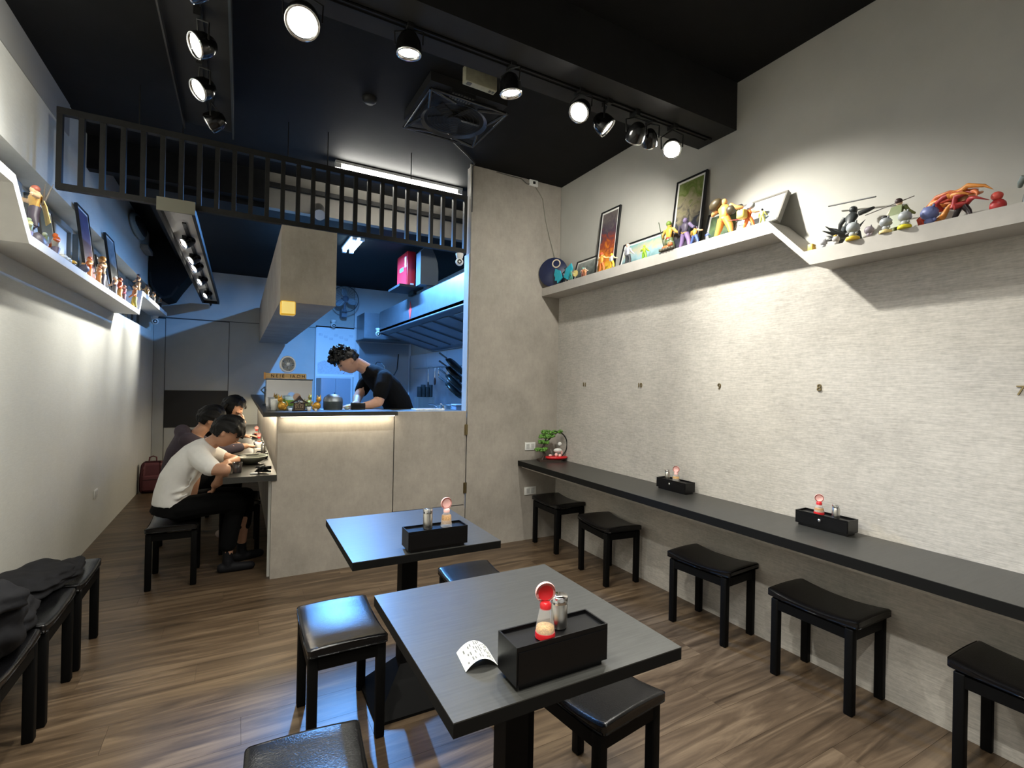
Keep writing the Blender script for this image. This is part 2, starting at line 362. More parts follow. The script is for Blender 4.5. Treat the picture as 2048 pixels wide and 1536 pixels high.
def area(name, loc, size, col, W, rot, parent=None, spread=None):
    l = bpy.data.lights.new(name, 'AREA'); l.shape = 'RECTANGLE'; l.size, l.size_y = size; l.energy = W; l.color = col
    if spread: l.spread = spread
    o = bpy.data.objects.new(name, l); COL.objects.link(o); o.location = loc; o.rotation_euler = rot
    if parent: o.parent = parent
    return o
area('led_glow', (.67, CF-.0425, 1.156), (.80, .012), (1, .88, .66), LED_W*.22, (R(12), 0, 0), sc)
area('led_glow', (.21, 6.2, 1.156), (.012, 4.2), (1, .86, .62), LED_W*3.0, (0, 0, 0), sc)
# diners' low counter
dc = thing('dining_counter', 'black narrow dining counter fixed along the service counter side', 'counter', (0, 0, 0))
MB().box(-.09, .243, 3.90, 8.45, .703, .745).build('worktop', M['bartop'], dc)
MB().box(.195, .243, 3.97, 4.0, 0, .703).build('support_panel', M['whitewall'], dc)
# hanging bulkhead box
bk = thing('bulkhead', 'grey concrete-look boxed bulkhead hanging over the counter', 'bulkhead', (0, 0, 0))
MB().box(.243, .625, 3.93, 8.45, 1.99, 2.545).build('casing', M['concrete'], bk)
yl = thing('cube_lamp', 'small yellow cube light stuck under the hanging bulkhead corner', 'lamp', (.292, 3.90, 1.94))
MB().rbox(-.05, .05, -.045, .045, -.05, .05, .012).build('cube_body', M['yellow'], yl)
MB().rbox(-.043, .043, -.049, -.044, -.043, .043, .002).build('face_plate', mat('pale_yellow', (.85, .6, .12), .4, emit=(1, .8, .3), es=.3), yl)

# ================================================================ GRILLE
gr = thing('bar_grille', 'long black vertical bar grille hung below the ceiling above the counter', 'grille', (0, 3.95, 0))
MB().box(-1.0, 1.70, 0, .04, 2.555, 2.59).build('bottom_rail', M['iron'], gr)
MB().box(-1.0, 1.70, 0, .04, 3.01, 3.05).build('top_rail', M['iron'], gr)
bar0 = None
for k in range(27):
    x = -1.0+k*.1033
    if bar0 is None: bar0 = MB().box(0, .028, .002, .038, 2.59, 3.01).build('bar', M['iron'], gr)
    else:
        o = bar0.copy(); COL.objects.link(o); o.location = (k*.1028, 0, 0)
bar0.location = (0, 0, 0)
for o in [c for c in gr.children if c.name.startswith('bar')]: o.location.x += -1.0
for x in (.277, .552, -.6, 1.2): MB().tube([(x, .02, 3.05), (x, .02, ZC)], .004, 6).build('hanger_rod', M['iron'], gr)

# ================================================================ LIGHTS
def spot_lamp(label, loc, aim, watt, big=True, track_z=None, emit='bulb', ang=125, r=.056, group=None, track_x=None, chrome=False, light=True):
    t = thing('track_spotlight', label, 'spotlight', loc, group=group)
    d = Vector(aim).normalized(); T = align(-d)
    body = M['chrome'] if chrome else M['iron']
    # local: +z is backwards
    MB().lathe([(r*.98, -.012), (r, .0), (r, .018), (r*.93, .045), (r*.62, .075), (r*.4, .085), (0, .087)], 24, T, cap=False).build('lamp_head', bpy.data.materials.get('spot_black') or mat('spot_black', (.004, .004, .004), .18), t)
    MB().lathe([(r*.80, -.004), (r*.86, -.012), (r*.98, -.013), (r*1.0, -.006)], 24, T, cap=False).build('trim_ring', M['chrome'] , t)
    MB().lathe([(0, .0), (r*.82, .0)], 24, T, cap=False).build('bulb_face', M[emit], t)
    tz = (track_z or ZC)-loc[2]
    yk = MB()
    side = d.cross(Vector((0, 0, 1)));
    if side.length < .05: side = Vector((1, 0, 0))
    side.normalize(); c = -d*.03
    q = Vector((0, 0, min(tz-.02, .12)))
    yk.tube([c+side*(r+.006), c+side*(r+.008)+q*.6, q], .004, 6); yk.tube([c-side*(r+.006), c-side*(r+.008)+q*.6, q], .004, 6)
    yk.build('yoke', M['iron'], t)
    MB().box(-.014, .014, -.03, .03, q.z, max(tz, q.z+.004)).build('track_adapter', M['iron'], t)
    if light:
        l = bpy.data.lights.new('spot_glow', 'SPOT'); l.energy = watt; l.color = NEUT; l.spot_size = R(ang); l.spot_blend = 1.0; l.shadow_soft_size = .03
        o = bpy.data.objects.new('spot_glow', l); COL.objects.link(o); o.parent = t; o.matrix_local = Matrix.Translation(d*.02) @ align(-d)
    return t
def track(label, a, b, w_=.034):
    t = thing('light_track', label, 'light track', a)
    d = Vector(b)-Vector(a); L_ = d.length
    T = Matrix.Translation((0, 0, 0)) @ Matrix.Rotation(math.atan2(d.y, d.x), 4, 'Z')
    MB().box(0, L_, -w_/2, -w_/2+.008, -.012, 0, T).box(0, L_, w_/2-.008, w_/2, -.012, 0, T).box(0, L_, -w_/2, w_/2, -.004, 0, T).build('rail', M['iron'], t)
    for e in (0, L_-.03): MB().box(e, e+.03, -w_/2-.002, w_/2+.002, -.014, .0, T).build('end_cap', M['soffit'], t)
    return t
track('black light track running across the ceiling beam', (-.0, 2.17, 3.017), (2.6, 2.17, 3.017))
track('black light track along the left ceiling soffit', (-.2, YF+.1, 3.10), (-.2, 3.8, 3.10))
BW = 3.017
spot_lamp('lit round spotlight on the beam, leftmost and facing the camera', (.194, 2.17, 2.87), (-.10, -.55, -.83), SPOT_BIG, track_z=BW, r=.068, ang=130)
spot_lamp('lit round spotlight on the beam, second from left, aimed down', (.634, 2.17, 2.90), (.05, .10, -1), SPOT_BIG*.8, track_z=BW)
spot_lamp('lit round spotlight on the beam beside the square ceiling fan', (1.155, 2.17, 2.88), (.15, .05, -1), SPOT_BIG*.8, track_z=BW)
spot_lamp('lit spotlight on the beam left of the two silver lamps', (1.575, 2.17, 2.90), (-.62, -.35, -.72), SPOT_BIG*.6, track_z=BW)
spot_lamp('silver spotlight on the beam seen side on with lit edge', (1.765, 2.17, 2.87), (.84, -.56, -.98), SPOT_BIG*1.9, track_z=BW, chrome=True, emit='bulb', ang=78)
spot_lamp('silver spotlight with hooded back hanging above the framed posters', (1.97, 2.17, 2.86), (.28, .90, -.70), SPOT_BIG*.9, track_z=BW, chrome=True)
spot_lamp('dark unlit spotlight hidden behind the hooded silver lamp', (2.12, 2.20, 2.88), (.6, .55, -.55), 4, track_z=BW, emit='iron', r=.045, light=False)
spot_lamp('rightmost lit spotlight on the beam close to the right wall', (2.27, 2.17, 2.87), (-.50, -.50, -.60), SPOT_BIG*.8, track_z=BW)
spot_lamp('lit spotlight on the left soffit, nearest and cut by the frame top', (-.20, 2.28, 2.93), (-.80, .30, -.30), SPOT_W*2.0, track_z=3.10)
spot_lamp('lit spotlight on the left soffit, second along the track', (-.20, 2.66, 2.93), (-.74, -.30, -.45), SPOT_W*1.5, track_z=3.10)
spot_lamp('lit spotlight on the left soffit, third along the track', (-.215, 3.06, 2.93), (-.68, -.36, -.60), SPOT_W*1.25, track_z=3.10)
spot_lamp('unlit black spotlight at the far end of the left soffit', (-.18, 3.42, 2.93), (-.85, .35, -.45), 2, track_z=3.10, emit='iron', light=False)
# spots added out of view overhead to raise the ambient light
for y, q_ in ((1.0, 'nearer the camera'), (-.3, 'farther behind the camera')): spot_lamp('added fill spotlight on the left soffit track, %s' % q_, (-.20, y, 2.93), (.25, .0, -.9), SPOT_W*1.9, track_z=3.10, group='added fill spotlights overhead out of view')
track('added light track on the ceiling for the unseen fill spotlights', (.0, .3, ZC), (1.8, .3, ZC))
for x, q_ in ((.2, 'left'), (.8, 'middle'), (1.4, 'right')): spot_lamp('added ceiling fill spotlight out of view, %s of three' % q_, (x, .3, 3.10), (.1, .1, -1), SPOT_BIG*.6, track_z=ZC, ang=115, group='added fill spotlights overhead out of view')

# hanging light box above the diners
lb = thing('light_box', 'long pale hanging frame box with five small spotlights above the diners', 'light fixture', (0, 0, 0))
MB().box(-.49, -.47, 3.89, 8.30, 2.50, 2.553).box(-.30, -.28, 3.89, 8.30, 2.50, 2.553).box(-.47, -.30, 8.28, 8.30, 2.50, 2.553).build('side_frame', M['iron'], lb)
MB().box(-.49, -.28, 3.875, 3.889, 2.50, 2.585).build('front_plate', M['boxface'], lb)
MB().box(-.47, -.30, 3.89, 8.28, 2.541, 2.552).build('inner_panel', M['boxpanel'], lb)
MB().box(-.385, -.36, 4.25, 8.1, 2.531, 2.541).build('rail', M['iron'], lb)
MB().tube([(-.385, 8.25, 2.50), (-.385, 8.25, 2.46)], [.02, .004], 8).build('end_knob', M['iron'], lb)
for y in (4.2, 5.6, 7.6): MB().tube([(-.385, y, 2.553), (-.385, y, ZC if y < 5 else ZK)], .005, 6).build('hanger_rod', M['iron'], lb)
ordn = ['nearest', 'second', 'middle', 'fourth', 'farthest']
for i, y in enumerate((4.62, 5.25, 5.62, 6.35, 7.35)):
    spot_lamp('small lit spotlight inside the hanging light box, %s of five' % ordn[i], (-.40, y, 2.475), (-.72, -.42, -.55), SPOT_W*(.5+.26*i), track_z=2.531, r=.042, ang=80)

def tube_light(name, label, a, b, r, emitm, watt, col, n=1, gap=.09):
    t = thing(name, label, 'tube light', a); d = Vector(b)-Vector(a); L_ = d.length; ang = math.atan2(d.y, d.x); T = Matrix.Rotation(ang, 4, 'Z')
    for k in range(n):
        oy = (k-(n-1)/2)*gap
        MB().box(0, L_, oy-.028, oy+.028, 0, .022, T).build('batten', M['white'], t)
        MB().tube([T @ Vector((.05, oy, -.018)), T @ Vector((L_-.05, oy, -.018))], r, 12).build('tube', emitm, t)
        MB().box(0, .05, oy-.022, oy+.022, -.038, 0, T).box(L_-.05, L_, oy-.022, oy+.022, -.038, 0, T).build('end_cap', M['white'], t)
    area('tube_glow', tuple(T @ Vector((L_/2, 0, -.05))), (L_*.95, .06), col, watt, (0, 0, ang), t)
    return t
tube_light('fluorescent_tube', 'long white fluorescent tube lamp on the ceiling behind the grille', (.675, 4.43, 3.28), (1.84, 4.43, 3.28), .022, M['tube'], TUBE_W, NEUT)
# light that tube throws up on the ceiling around it
o = area('tube_up_glow', (1.25, 4.43, 3.22), (1.1, .03), NEUT, 14, (PI, 0, 0), bpy.data.objects['fluorescent_tube'])
o.parent = bpy.data.objects['fluorescent_tube']; o.location = (.58, 0, -.06)
tube_light('kitchen_tube_light', 'twin-tube blue-white fluorescent lamp on the kitchen ceiling', (1.08, 5.40, 2.97), (1.08, 6.04, 2.97), .018, M['tubeblue'], KITCHEN_W, BLUE, 2, .08)

# ================================================================ SHELVES
def zig(name, label, x0, x1, top, th, m_):
    # top: (y,z) polyline of the upper surface, underside offset by th
    t = thing(name, label, 'shelf', (0, 0, 0))
    poly = [(y, z) for y, z in top]+[(y+dy, z-th) for (y, z), dy in zip(reversed(top), reversed(zigdy))]
    MB().prism(poly, x0, x1, 'x').build('board', m_, t); return t
zigdy = [0, -.03, -.03, 0]
zig('wall_shelf', 'long grey zigzag wall shelf on the right wall with stepped drop', XR-.2, XR-.004, [(YF+.02, 2.115), (1.46, 2.115), (1.66, 2.325), (CF-.002, 2.325)], .072, M['shelf'])
zigdy = [0, .03, .03, .03-.0, -.03+.06, 0]
zigdy = [0, -.025, -.025, .025, .025, 0]
zig('wall_shelf', 'long pale zigzag wall shelf on the left wall with stepped drop', XL, XL+.2, [(YF+.02, 2.30), (2.96, 2.30), (3.16, 2.085), (6.02, 2.085), (6.19, 2.30), (8.1, 2.30)], .045, M['shelfw'])

# ================================================================ RIGHT BAR, TABLES, STOOLS
bt = thing('wall_bar', 'long black narrow bar counter fixed along the right wall', 'counter', (0, 0, 0))
MB().box(2.232, XR-.004, YF+.01, CF-.001, .690, .735).build('worktop', M['bartop'], bt)
MB().box(2.230, 2.2318, YF+.01, CF-.001, .690, .7335).build('edge_band', M['edge'], bt)
MB().box(2.27, XR-.004, YF+.01, CF-.001, .668, .690).build('bearer_rail', M['wallpaper'], bt)
def stool():
    t = thing('stool', 'x', 'stool', (0, 0, 0))
    L_, W_ = .42, .30
    def f(c):
        x, y, z = c; s = (y/(L_/2)); return (x, y, z-(.022*(1-s*s))*(1 if z > -.02 else .35)+.012-(.006*(x/(W_/2))**2 if z > -.01 else 0))
    MB().rbox(-W_/2, W_/2, -L_/2, L_/2, -.045, 0, .014, 3, None, True, f).build('seat', M['leather'], t, (0, 0, .418))
    MB().box(-.11, .11, -.188, -.168, .330, .374).box(-.11, .11, .168, .188, .330, .374).box(-.144, -.124, -.155, .155, .330, .374).box(.124, .144, -.155, .155, .330, .374).build('apron', M['leg'], t)
    leg = None
    for sx in (-1, 1):
        for s_ in (-1, 1):
            MB().rbox(sx*.128-.018, sx*.128+.018, s_*.172-.018, s_*.172+.018, 0, .38, .005, 2).build('leg', M['leg'], t)
    return t
ST = stool()
stools = [(.388, 2.16, 0, 'black stool at the left of the far square table', 'stools at the square tables'),
 (.165, 1.30, -4, 'black stool cut by the photo bottom, left of the near table', 'stools at the square tables'),
 (1.108, 2.33, 0, 'black stool with blue sheen behind the near square table', 'stools at the square tables'),
 (1.075, 1.36, 8, 'black stool tucked under the right side of the near table', 'stools at the square tables'),
 (2.497, 3.64, 0, 'black stool under the bar nearest the back corner', 'stools along the wall bar'),
 (2.455, 2.905, -6, 'second black stool from the back corner under the bar', 'stools along the wall bar'),
 (2.485, 2.0, 5, 'middle black stool of the five under the wall bar', 'stools along the wall bar'),
 (2.505, 1.35, 0, 'fourth black stool under the bar, beneath the wall number 8', 'stools along the wall bar'),
 (2.515, .63, 0, 'black stool under the bar cut by the right photo edge', 'stools along the wall bar'),
 (-.385, 4.215, 0, 'black stool that the person in the white shirt sits on', 'stools at the dining counter'),
 (-.44, 5.25, 0, 'black stool that the person in the mauve hoodie sits on', 'stools at the dining counter'),
 (-.40, 6.12, 0, 'black stool that the long-haired person far back sits on', 'stools at the dining counter'),
 (.02, 4.80, 0, 'black stool pushed under the dining counter between two people', 'stools at the dining counter'),
 (-.80, 3.27, 0, 'black stool at the left wall, farthest of the bench row', 'stools lined up by the left wall'),
 (-.81, 2.835, 0, 'black stool at the left wall, middle of the bench row', 'stools lined up by the left wall'),
 (-.82, 2.40, 0, 'black stool at the left wall carrying the large dark jacket', 'stools lined up by the left wall')]
for i, (x, y, a, lab, grp) in enumerate(stools):
    o = ST if i == 0 else copy_tree(ST)
    o.location = (x, y, 0); o.rotation_euler = (0, 0, R(a)); tag(o, lab, 'stool', grp)
def table(label, x0, x1, y0, y1, rz=0):
    cx, cy_ = (x0+x1)/2, (y0+y1)/2
    t = thing('square_table', label, 'table', (cx, cy_, 0), rz, 'square pedestal tables')
    hx, hy = (x1-x0)/2, (y1-y0)/2
    MB().box(-hx, hx, -hy, hy, .7475, .75).build('tabletop', M['top'], t)
    MB().box(-hx, hx, -hy, hy, .718, .7474).build('edge_band', M['edge'], t)
    MB().box(-.036, .036, -.036, .036, .06, .70).build('pedestal', M['tabmetal'], t)
    MB().box(-.2, .2, -.2, .2, .70, .717).build('mount_plate', M['tabmetal'], t)
    b = MB(); s = .17
    vs = [(-s, -s, 0), (s, -s, 0), (s, s, 0), (-s, s, 0), (-s, -s, .012), (s, -s, .012), (s, s, .012), (-s, s, .012), (-.036, -.036, .16), (.036, -.036, .16), (.036, .036, .16), (-.036, .036, .16)]
    b.add(vs, [(3, 2, 1, 0)]+[(i, (i+1) % 4, 4+(i+1) % 4, 4+i) for i in range(4)]+[(4+i, 4+(i+1) % 4, 8+(i+1) % 4, 8+i) for i in range(4)]+[(8, 9, 10, 11)])
    b.build('base', M['tabmetal'], t)
    return t
table('dark grey square table closest to the camera with receipt on it', .382, 1.016, .905, 1.563)
table('dark square table farther back with blue reflections by the counter', .378, .998, 1.883, 2.53)

def caddy(label, loc, rz=0, knob=True, L_=.252, W_=.088, Hh=.10):
    t = thing('condiment_caddy', label, 'caddy', loc, rz, 'black condiment drawer boxes')
    b = MB().box(-L_/2, L_/2, -W_/2, W_/2, .012, Hh-.008)
    b.box(-L_/2+.012, L_/2-.012, -W_/2+.006, W_/2-.006, 0, .012)
    b.build('box_body', M['blackplastic'], t)
    w_ = .004
    MB().box(-L_/2, L_/2, -W_/2, -W_/2+w_, Hh-.008, Hh).box(-L_/2, L_/2, W_/2-w_, W_/2, Hh-.008, Hh).box(-L_/2, -L_/2+w_, -W_/2+w_, W_/2-w_, Hh-.008, Hh).box(L_/2-w_, L_/2, -W_/2+w_, W_/2-w_, Hh-.008, Hh).build('tray_rim', M['blackplastic'], t)
    dr = MB().box(-L_/2+.004, L_/2-.004, -W_/2-.002, -W_/2, .016, Hh-.012).build('drawer', M['blackplastic'], t)
    if knob: MB().lathe([(.004, 0), (.004, .006), (.008, .009), (.008, .013), (0, .015)], 12, align((0, -1, 0), (0, -W_/2-.002, .05))).build('knob', M['chrome'], dr)
    return t
def shaker(label, loc, r=.0215, h=.088):
    t = thing('steel_shaker', label, 'shaker', loc, 0, 'steel spice shakers')
    MB().lathe([(r*.96, 0), (r, .003), (r, h*.72), (r*.93, h*.74), (r*.93, h*.77)], 24).build('body', M['steel'], t)
    MB().lathe([(r*1.02, h*.775), (r*1.03, h*.79), (r*1.03, h*.97), (r*.98, h), (0, h*1.01)], 24).build('lid', M['chrome'], t)
    return t
def sesame(label, loc, tilt=-25, rz=0, inner='pink', fill='sesame', h=.088, bottom='red', disc_r=.023, fh=.35):
    t = thing('sesame_bottle', label, 'bottle', loc, rz, 'sesame dispensers with flip lids')
    MB().lathe([(.0235, 0), (.0235, .008), (.0225, .012)], 24).build('base_ring', M[bottom], t)
    MB().lathe([(.0225, .012), (.021, h*.4), (.015, h*.85), (.0125, h)], 24, cap=False).build('bottle_body', M['clear'], t)
    MB().lathe([(.0212, .0125), (.0212-.0012*h*fh/.03, h*fh), (.010, h*fh+.003), (0, h*fh+.002)], 20).build('sesame_fill', M[fill], t)
    MB().lathe([(.013, h-.004), (.0135, h+.008), (.009, h+.012)], 16).build('neck', M['red'] if bottom == 'red' else M['pink'], t)
    # flip lid: a domed disc standing on its hinge, spout stub on top
    T = TR((0, .004, h+.012+disc_r*.85), (R(90+tilt), 0, 0))
    MB().lathe([(disc_r, .004), (disc_r*1.04, 0), (disc_r, -.004), (disc_r*.75, -.009), (0, -.012)], 24, T, cap=False).build('flip_lid', M['pink'], t)
    MB().lathe([(disc_r*.78, .0045), (disc_r*.5, .002), (0, .001)], 24, T, cap=False).build('lid_inside', M[inner], t)
    MB().tube([T @ Vector((0, 0, -.008)), T @ Vector((0, .004, -.030))], [.0045, .003], 8).build('spout_cap', M['white'], t)
    return t
caddy('black caddy box with tray top on the near table beside the receipt', (.664, .975, .75), 0, False, Hh=.098)
sesame('large sesame bottle with red ring lid on the near table caddy', (.628, .958, .842), 4, -.25, 'red', h=.068, disc_r=.0235)
shaker('steel shaker standing on the near table caddy', (.684, .985, .842), .0205, .074)
caddy('black caddy box on the far square table', (.715, 1.928, .75), 0, False, Hh=.085)
shaker('steel shaker on the caddy of the far square table', (.683, 1.93, .829), .019, .080)
sesame('pink-lidded spice bottle on the caddy of the far square table', (.762, 1.925, .829), 0, .1, 'pink', 'pepper', .062, 'clear', .024, .75)
caddy('black drawer box with knob on the wall bar, the farther one', (2.565, 2.365, .735), R(-90), True, Hh=.075)
shaker('steel shaker left of the pink lid on the farther bar drawer box', (2.56, 2.43, .804), .017, .065)
sesame('pink-lidded spice bottle on the farther wall bar drawer box', (2.56, 2.355, .804), 0, R(-60), 'pink', 'sesame', .045, 'clear', .022, .6)
caddy('black drawer box with knob on the wall bar, the nearer one', (2.565, 1.395, .735), R(-90), True, Hh=.075)
shaker('steel shaker right of the pink lid on the nearer bar drawer box', (2.56, 1.345, .804), .017, .065)
sesame('pink-lidded red-based spice bottle on the nearer wall bar drawer box', (2.56, 1.425, .804), 0, R(-60), 'pink', 'pepper', .05, 'red', .020, .6)
# receipt, curled
rc = thing('receipt', 'curled white printed paper receipt lying on the near table', 'receipt', (.518, 1.09, .7505), R(-8))
n = 14; vs = []; 
for i in range(n+1):
    a = -1+2*i/n; xx = a*.040; zz = .024*(1-a*a)+.0004
    vs += [(xx, -.044, zz), (xx, .044, zz)]
sh = MB().add(vs, [(2*i, 2*i+2, 2*i+3, 2*i+1) for i in range(n)], True).build('paper_sheet', M['paper'], rc)
random.seed(3); b = MB()
for c_ in range(11):
    a = -.72+c_*.145; xx = a*.040; zz = .024*(1-a*a)+.0011; sl = -2*a*.024/.040
    y = -.034
    while y < .032:
        ln = random.uniform(.004, .016)
        if random.random() < .62:
            dx = .0014; b.add([(xx-dx, y, zz-dx*sl), (xx+dx, y, zz+dx*sl), (xx+dx, y+ln, zz+dx*sl), (xx-dx, y+ln, zz-dx*sl)], [(0, 1, 2, 3)])
        y += ln+random.uniform(.002, .008)
b.build('printed_lines', M['ink'], rc)

# wall numbers
def text_obj(s, size, m_, depth=.001, name='digits'):
    cu = bpy.data.curves.new(name, 'FONT'); cu.body = s; cu.size = size; cu.extrude = depth; cu.align_x = 'CENTER'; cu.align_y = 'CENTER'
    o = bpy.data.objects.new(name, cu); COL.objects.link(o)
    dg = bpy.context.evaluated_depsgraph_get(); me = bpy.data.meshes.new_from_object(o.evaluated_get(dg)); bpy.data.objects.remove(o)
    me.materials.clear(); me.materials.append(m_)
    o = bpy.data.objects.new(name, me); COL.objects.link(o); return o
RW = Matrix(((0, 0, -1, 0), (-1, 0, 0, 0), (0, 1, 0, 0), (0, 0, 0, 1)))
for s, y, sz in (('11', 3.485, .05), ('10', 2.80, .05), ('9', 2.095, .052), ('8', 1.482, .052), ('7', .725, .054)):
    o = text_obj(s, sz, M['brass'], .003, 'wall_number'); o.matrix_world = Matrix.Translation((XR-.0072, y, 1.437)) @ RW
    tag(o, dict(zip(('11', '10', '9', '8', '7'), ('brass number eleven on the wall nearest the back corner', 'brass number ten on the wall, second from the back corner', 'brass number nine on the wall, middle of the five', 'brass number eight on the wall below the shelf step', 'brass number seven on the wall cut by the photo edge')))[s], 'number', 'seat numbers on the right wall')
# sockets
def plate(name, label, T, w_=.115, h=.072):
    t = thing(name, label, 'socket'); t.matrix_world = T
    MB().rbox(-w_/2, w_/2, -h/2, h/2, 0, .007, .002, 2).build('cover', M['white'], t)
    for s_ in (-.026, .026):
        MB().box(s_-.016, s_+.016, -.022, .022, .007, .0085).build('outlet', C(.5, .5, .48), t)
FR = Matrix(((1, 0, 0, 0), (0, 0, -1, 0), (0, 1, 0, 0), (0, 0, 0, 1)))
plate('wall_socket', 'white wall socket behind the bonsai above the bar', Matrix.Translation((2.355, CF-.001, .86)) @ FR, .11)
plate('wall_socket', 'white wall socket under the bar in the back corner', Matrix.Translation((2.365, CF-.001, .45)) @ FR, .125)
LW = Matrix(((0, 0, 1, 0), (1, 0, 0, 0), (0, 1, 0, 0), (0, 0, 0, 1)))
plate('wall_socket', 'white wall socket low on the left wall', Matrix.Translation((XL+.001, 5.48, .41)) @ LW, .12)

# bonsai ornament
bz = thing('bonsai_ornament', 'artificial bonsai with black hoop on red tray at the bar end', 'ornament', (2.505, 3.77, .735), R(-14)); bz.scale = (1.28, 1.28, 1.28)
MB().lathe([(.04, 0), (.06, .004), (.07, .014), (.066, .022), (0, .02)], 24, TR((.035, 0, .012), sc=(1.2, .7, 1))).build('red_tray', M['red'], bz)
MB().box(-.10, .06, -.035, .035, 0, .013).build('wood_base', M['darkwood'], bz)
MB().tube([(math.cos(a)*.085+.03, .0, .115+math.sin(a)*.095) for a in [R(-72+i*12) for i in range(21)]], .0045, 8).build('hoop', M['iron'], bz)
MB().tube([(-.07, 0, .01), (-.055, 0, .05), (-.075, 0, .09), (-.05, 0, .13), (-.015, 0, .16), (.01, 0, .19)], [.012, .01, .008, .007, .005, .003], 8).build('trunk', M['darkwood'], bz)
random.seed(5)
for (x, z, sx) in ((0, .208, .085), (-.055, .175, .045), (-.06, .135, .04), (-.075, .085, .05), (-.02, .18, .035)):
    b = MB()
    for k in range(40):
        b.ell((x+random.uniform(-1, 1)*sx*.85, random.uniform(-1, 1)*.026, z+random.uniform(-1, 1)*.009), (.011, .011, .009), 1)
    b.build('foliage', M['green'], bz)
MB().ell((.045, 0, .075), (.032, .02, .016), 2).build('white_pot', M['white'], bz)
for q_, w_ in (((.03, -.01, .045), (.012, .01, .014)), ((.058, -.012, .04), (.012, .01, .012)), ((-.015, -.012, .042), (.012, .008, .008)), ((.075, -.0, .06), (.007, .007, .018))): MB().ell(q_, w_, 2).build('pebble', M['pink'], bz)
MB().ell((.06, .005, .12), (.016, .010, .014), 2).build('hanging_charm', M['white'], bz)

# ================================================================ POSTERS
def poster_mat(name, stops, sc_=4, seed=0, detail=6):
    m, nt, b = nmat(name); N = nt.nodes; L = nt.links
    tc = N.new('ShaderNodeTexCoord'); mp = N.new('ShaderNodeMapping'); mp.inputs['Location'].default_value = (seed, seed*.7, 0); mp.inputs['Scale'].default_value = (sc_, sc_*.6, sc_*.6); L.new(tc.outputs['Object'], mp.inputs[0])
    nz = N.new('ShaderNodeTexNoise'); nz.inputs['Scale'].default_value = 4; nz.inputs['Detail'].default_value = detail; nz.inputs['Distortion'].default_value = 1.2; L.new(mp.outputs[0], nz.inputs[0])
    sx = N.new('ShaderNodeSeparateXYZ'); L.new(tc.outputs['Generated'], sx.inputs[0])
    a = N.new('ShaderNodeMath'); a.operation = 'MULTIPLY_ADD'; a.inputs[1].default_value = .75; L.new(sx.outputs[2], a.inputs[0])
    s2 = N.new('ShaderNodeMath'); s2.operation = 'MULTIPLY_ADD'; s2.inputs[1].default_value = .9; s2.inputs[2].default_value = -.32; L.new(nz.outputs[0], s2.inputs[0]); L.new(s2.outputs[0], a.inputs[2])
    rp = N.new('ShaderNodeValToRGB'); el = rp.color_ramp.elements
    el[0].position = stops[0][0]; el[0].color = (*stops[0][1], 1); el[1].position = stops[-1][0]; el[1].color = (*stops[-1][1], 1)
    for p, c in stops[1:-1]: e = el.new(p); e.color = (*c, 1)
    L.new(a.outputs[0], rp.inputs[0]); L.new(rp.outputs[0], b.inputs['Base Color']); b.inputs['Roughness'].default_value = .3
    return m
def frame(label, side, y0, y1, zb, h, lean, pm_, bw=.012, mw=.014, fm='frameblk', th=.018, xb=.06):
    # side 1: leans on right wall; -1: left wall.  base stands xb off the wall
    wx = XR if side > 0 else XL
    t = thing('framed_poster', label, 'picture'); 
    w_ = y1-y0; ang = math.asin(min(.9, (xb-.006)/h)) if lean else 0
    # local: x = into the room normal, y along wall, z up
    base = Matrix.Translation((wx-side*(xb+.004), (y0+y1)/2, zb)) @ (Matrix.Rotation(side*ang, 4, 'Y'))
    t.matrix_world = base
    f_ = -side
    def bx(b, xa, xb_, ya, yb, za, zb_): return b.box(min(f_*xa, f_*xb_), max(f_*xa, f_*xb_), ya, yb, za, zb_)
    b = MB(); bx(b, 0, th, -w_/2, -w_/2+bw, 0, h); bx(b, 0, th, w_/2-bw, w_/2, 0, h); bx(b, 0, th, -w_/2+bw, w_/2-bw, 0, bw); bx(b, 0, th, -w_/2+bw, w_/2-bw, h-bw, h)
    b.build('frame', M[fm], t)
    b = MB(); bx(b, .002, th-.006, -w_/2+bw, w_/2-bw, bw, h-bw); b.build('mount', M['mat_board'], t)
    b = MB(); bx(b, th-.006, th-.005, -w_/2+bw+mw, w_/2-bw-mw, bw+mw, h-bw-mw); b.build('print', pm_, t)
    return t
ZU, ZL_ = 2.326, 2.116
frame('small black-framed poster low beside the round navy board', 1, 3.27, 3.60, ZU, .21, True, poster_mat('print_a', [(.1, (.03, .04, .04)), (.5, (.12, .14, .13)), (.9, (.30, .32, .30))], 6, 1))
frame('tall narrow poster of dark sky and flame colours', 1, 3.035, 3.27, ZU, .55, True, poster_mat('print_b', [(.08, (.75, .50, .04)), (.28, (.70, .22, .02)), (.45, (.28, .05, .02)), (.62, (.06, .045, .07)), (.85, (.14, .12, .11))], 5, 3), xb=.07)
frame('wide pale blue poster behind the seated figurines', 1, 2.46, 2.99, ZU, .215, True, poster_mat('print_c', [(.1, (.10, .22, .22)), (.4, (.30, .45, .50)), (.65, (.50, .45, .30)), (.9, (.20, .40, .40))], 5, 5))
frame('tallest black-framed poster in green and grey tones', 1, 2.20, 2.455, ZU, .52, True, poster_mat('print_d', [(.1, (.10, .09, .12)), (.38, (.03, .035, .05)), (.6, (.32, .28, .18)), (.8, (.12, .17, .03)), (.95, (.22, .26, .10))], 6, 7), xb=.075)
frame('dark green poster partly hidden behind the orange figurine', 1, 1.945, 2.185, ZU, .215, True, poster_mat('print_e', [(.1, (.04, .06, .05)), (.5, (.14, .22, .10)), (.9, (.05, .07, .05))], 6, 9))
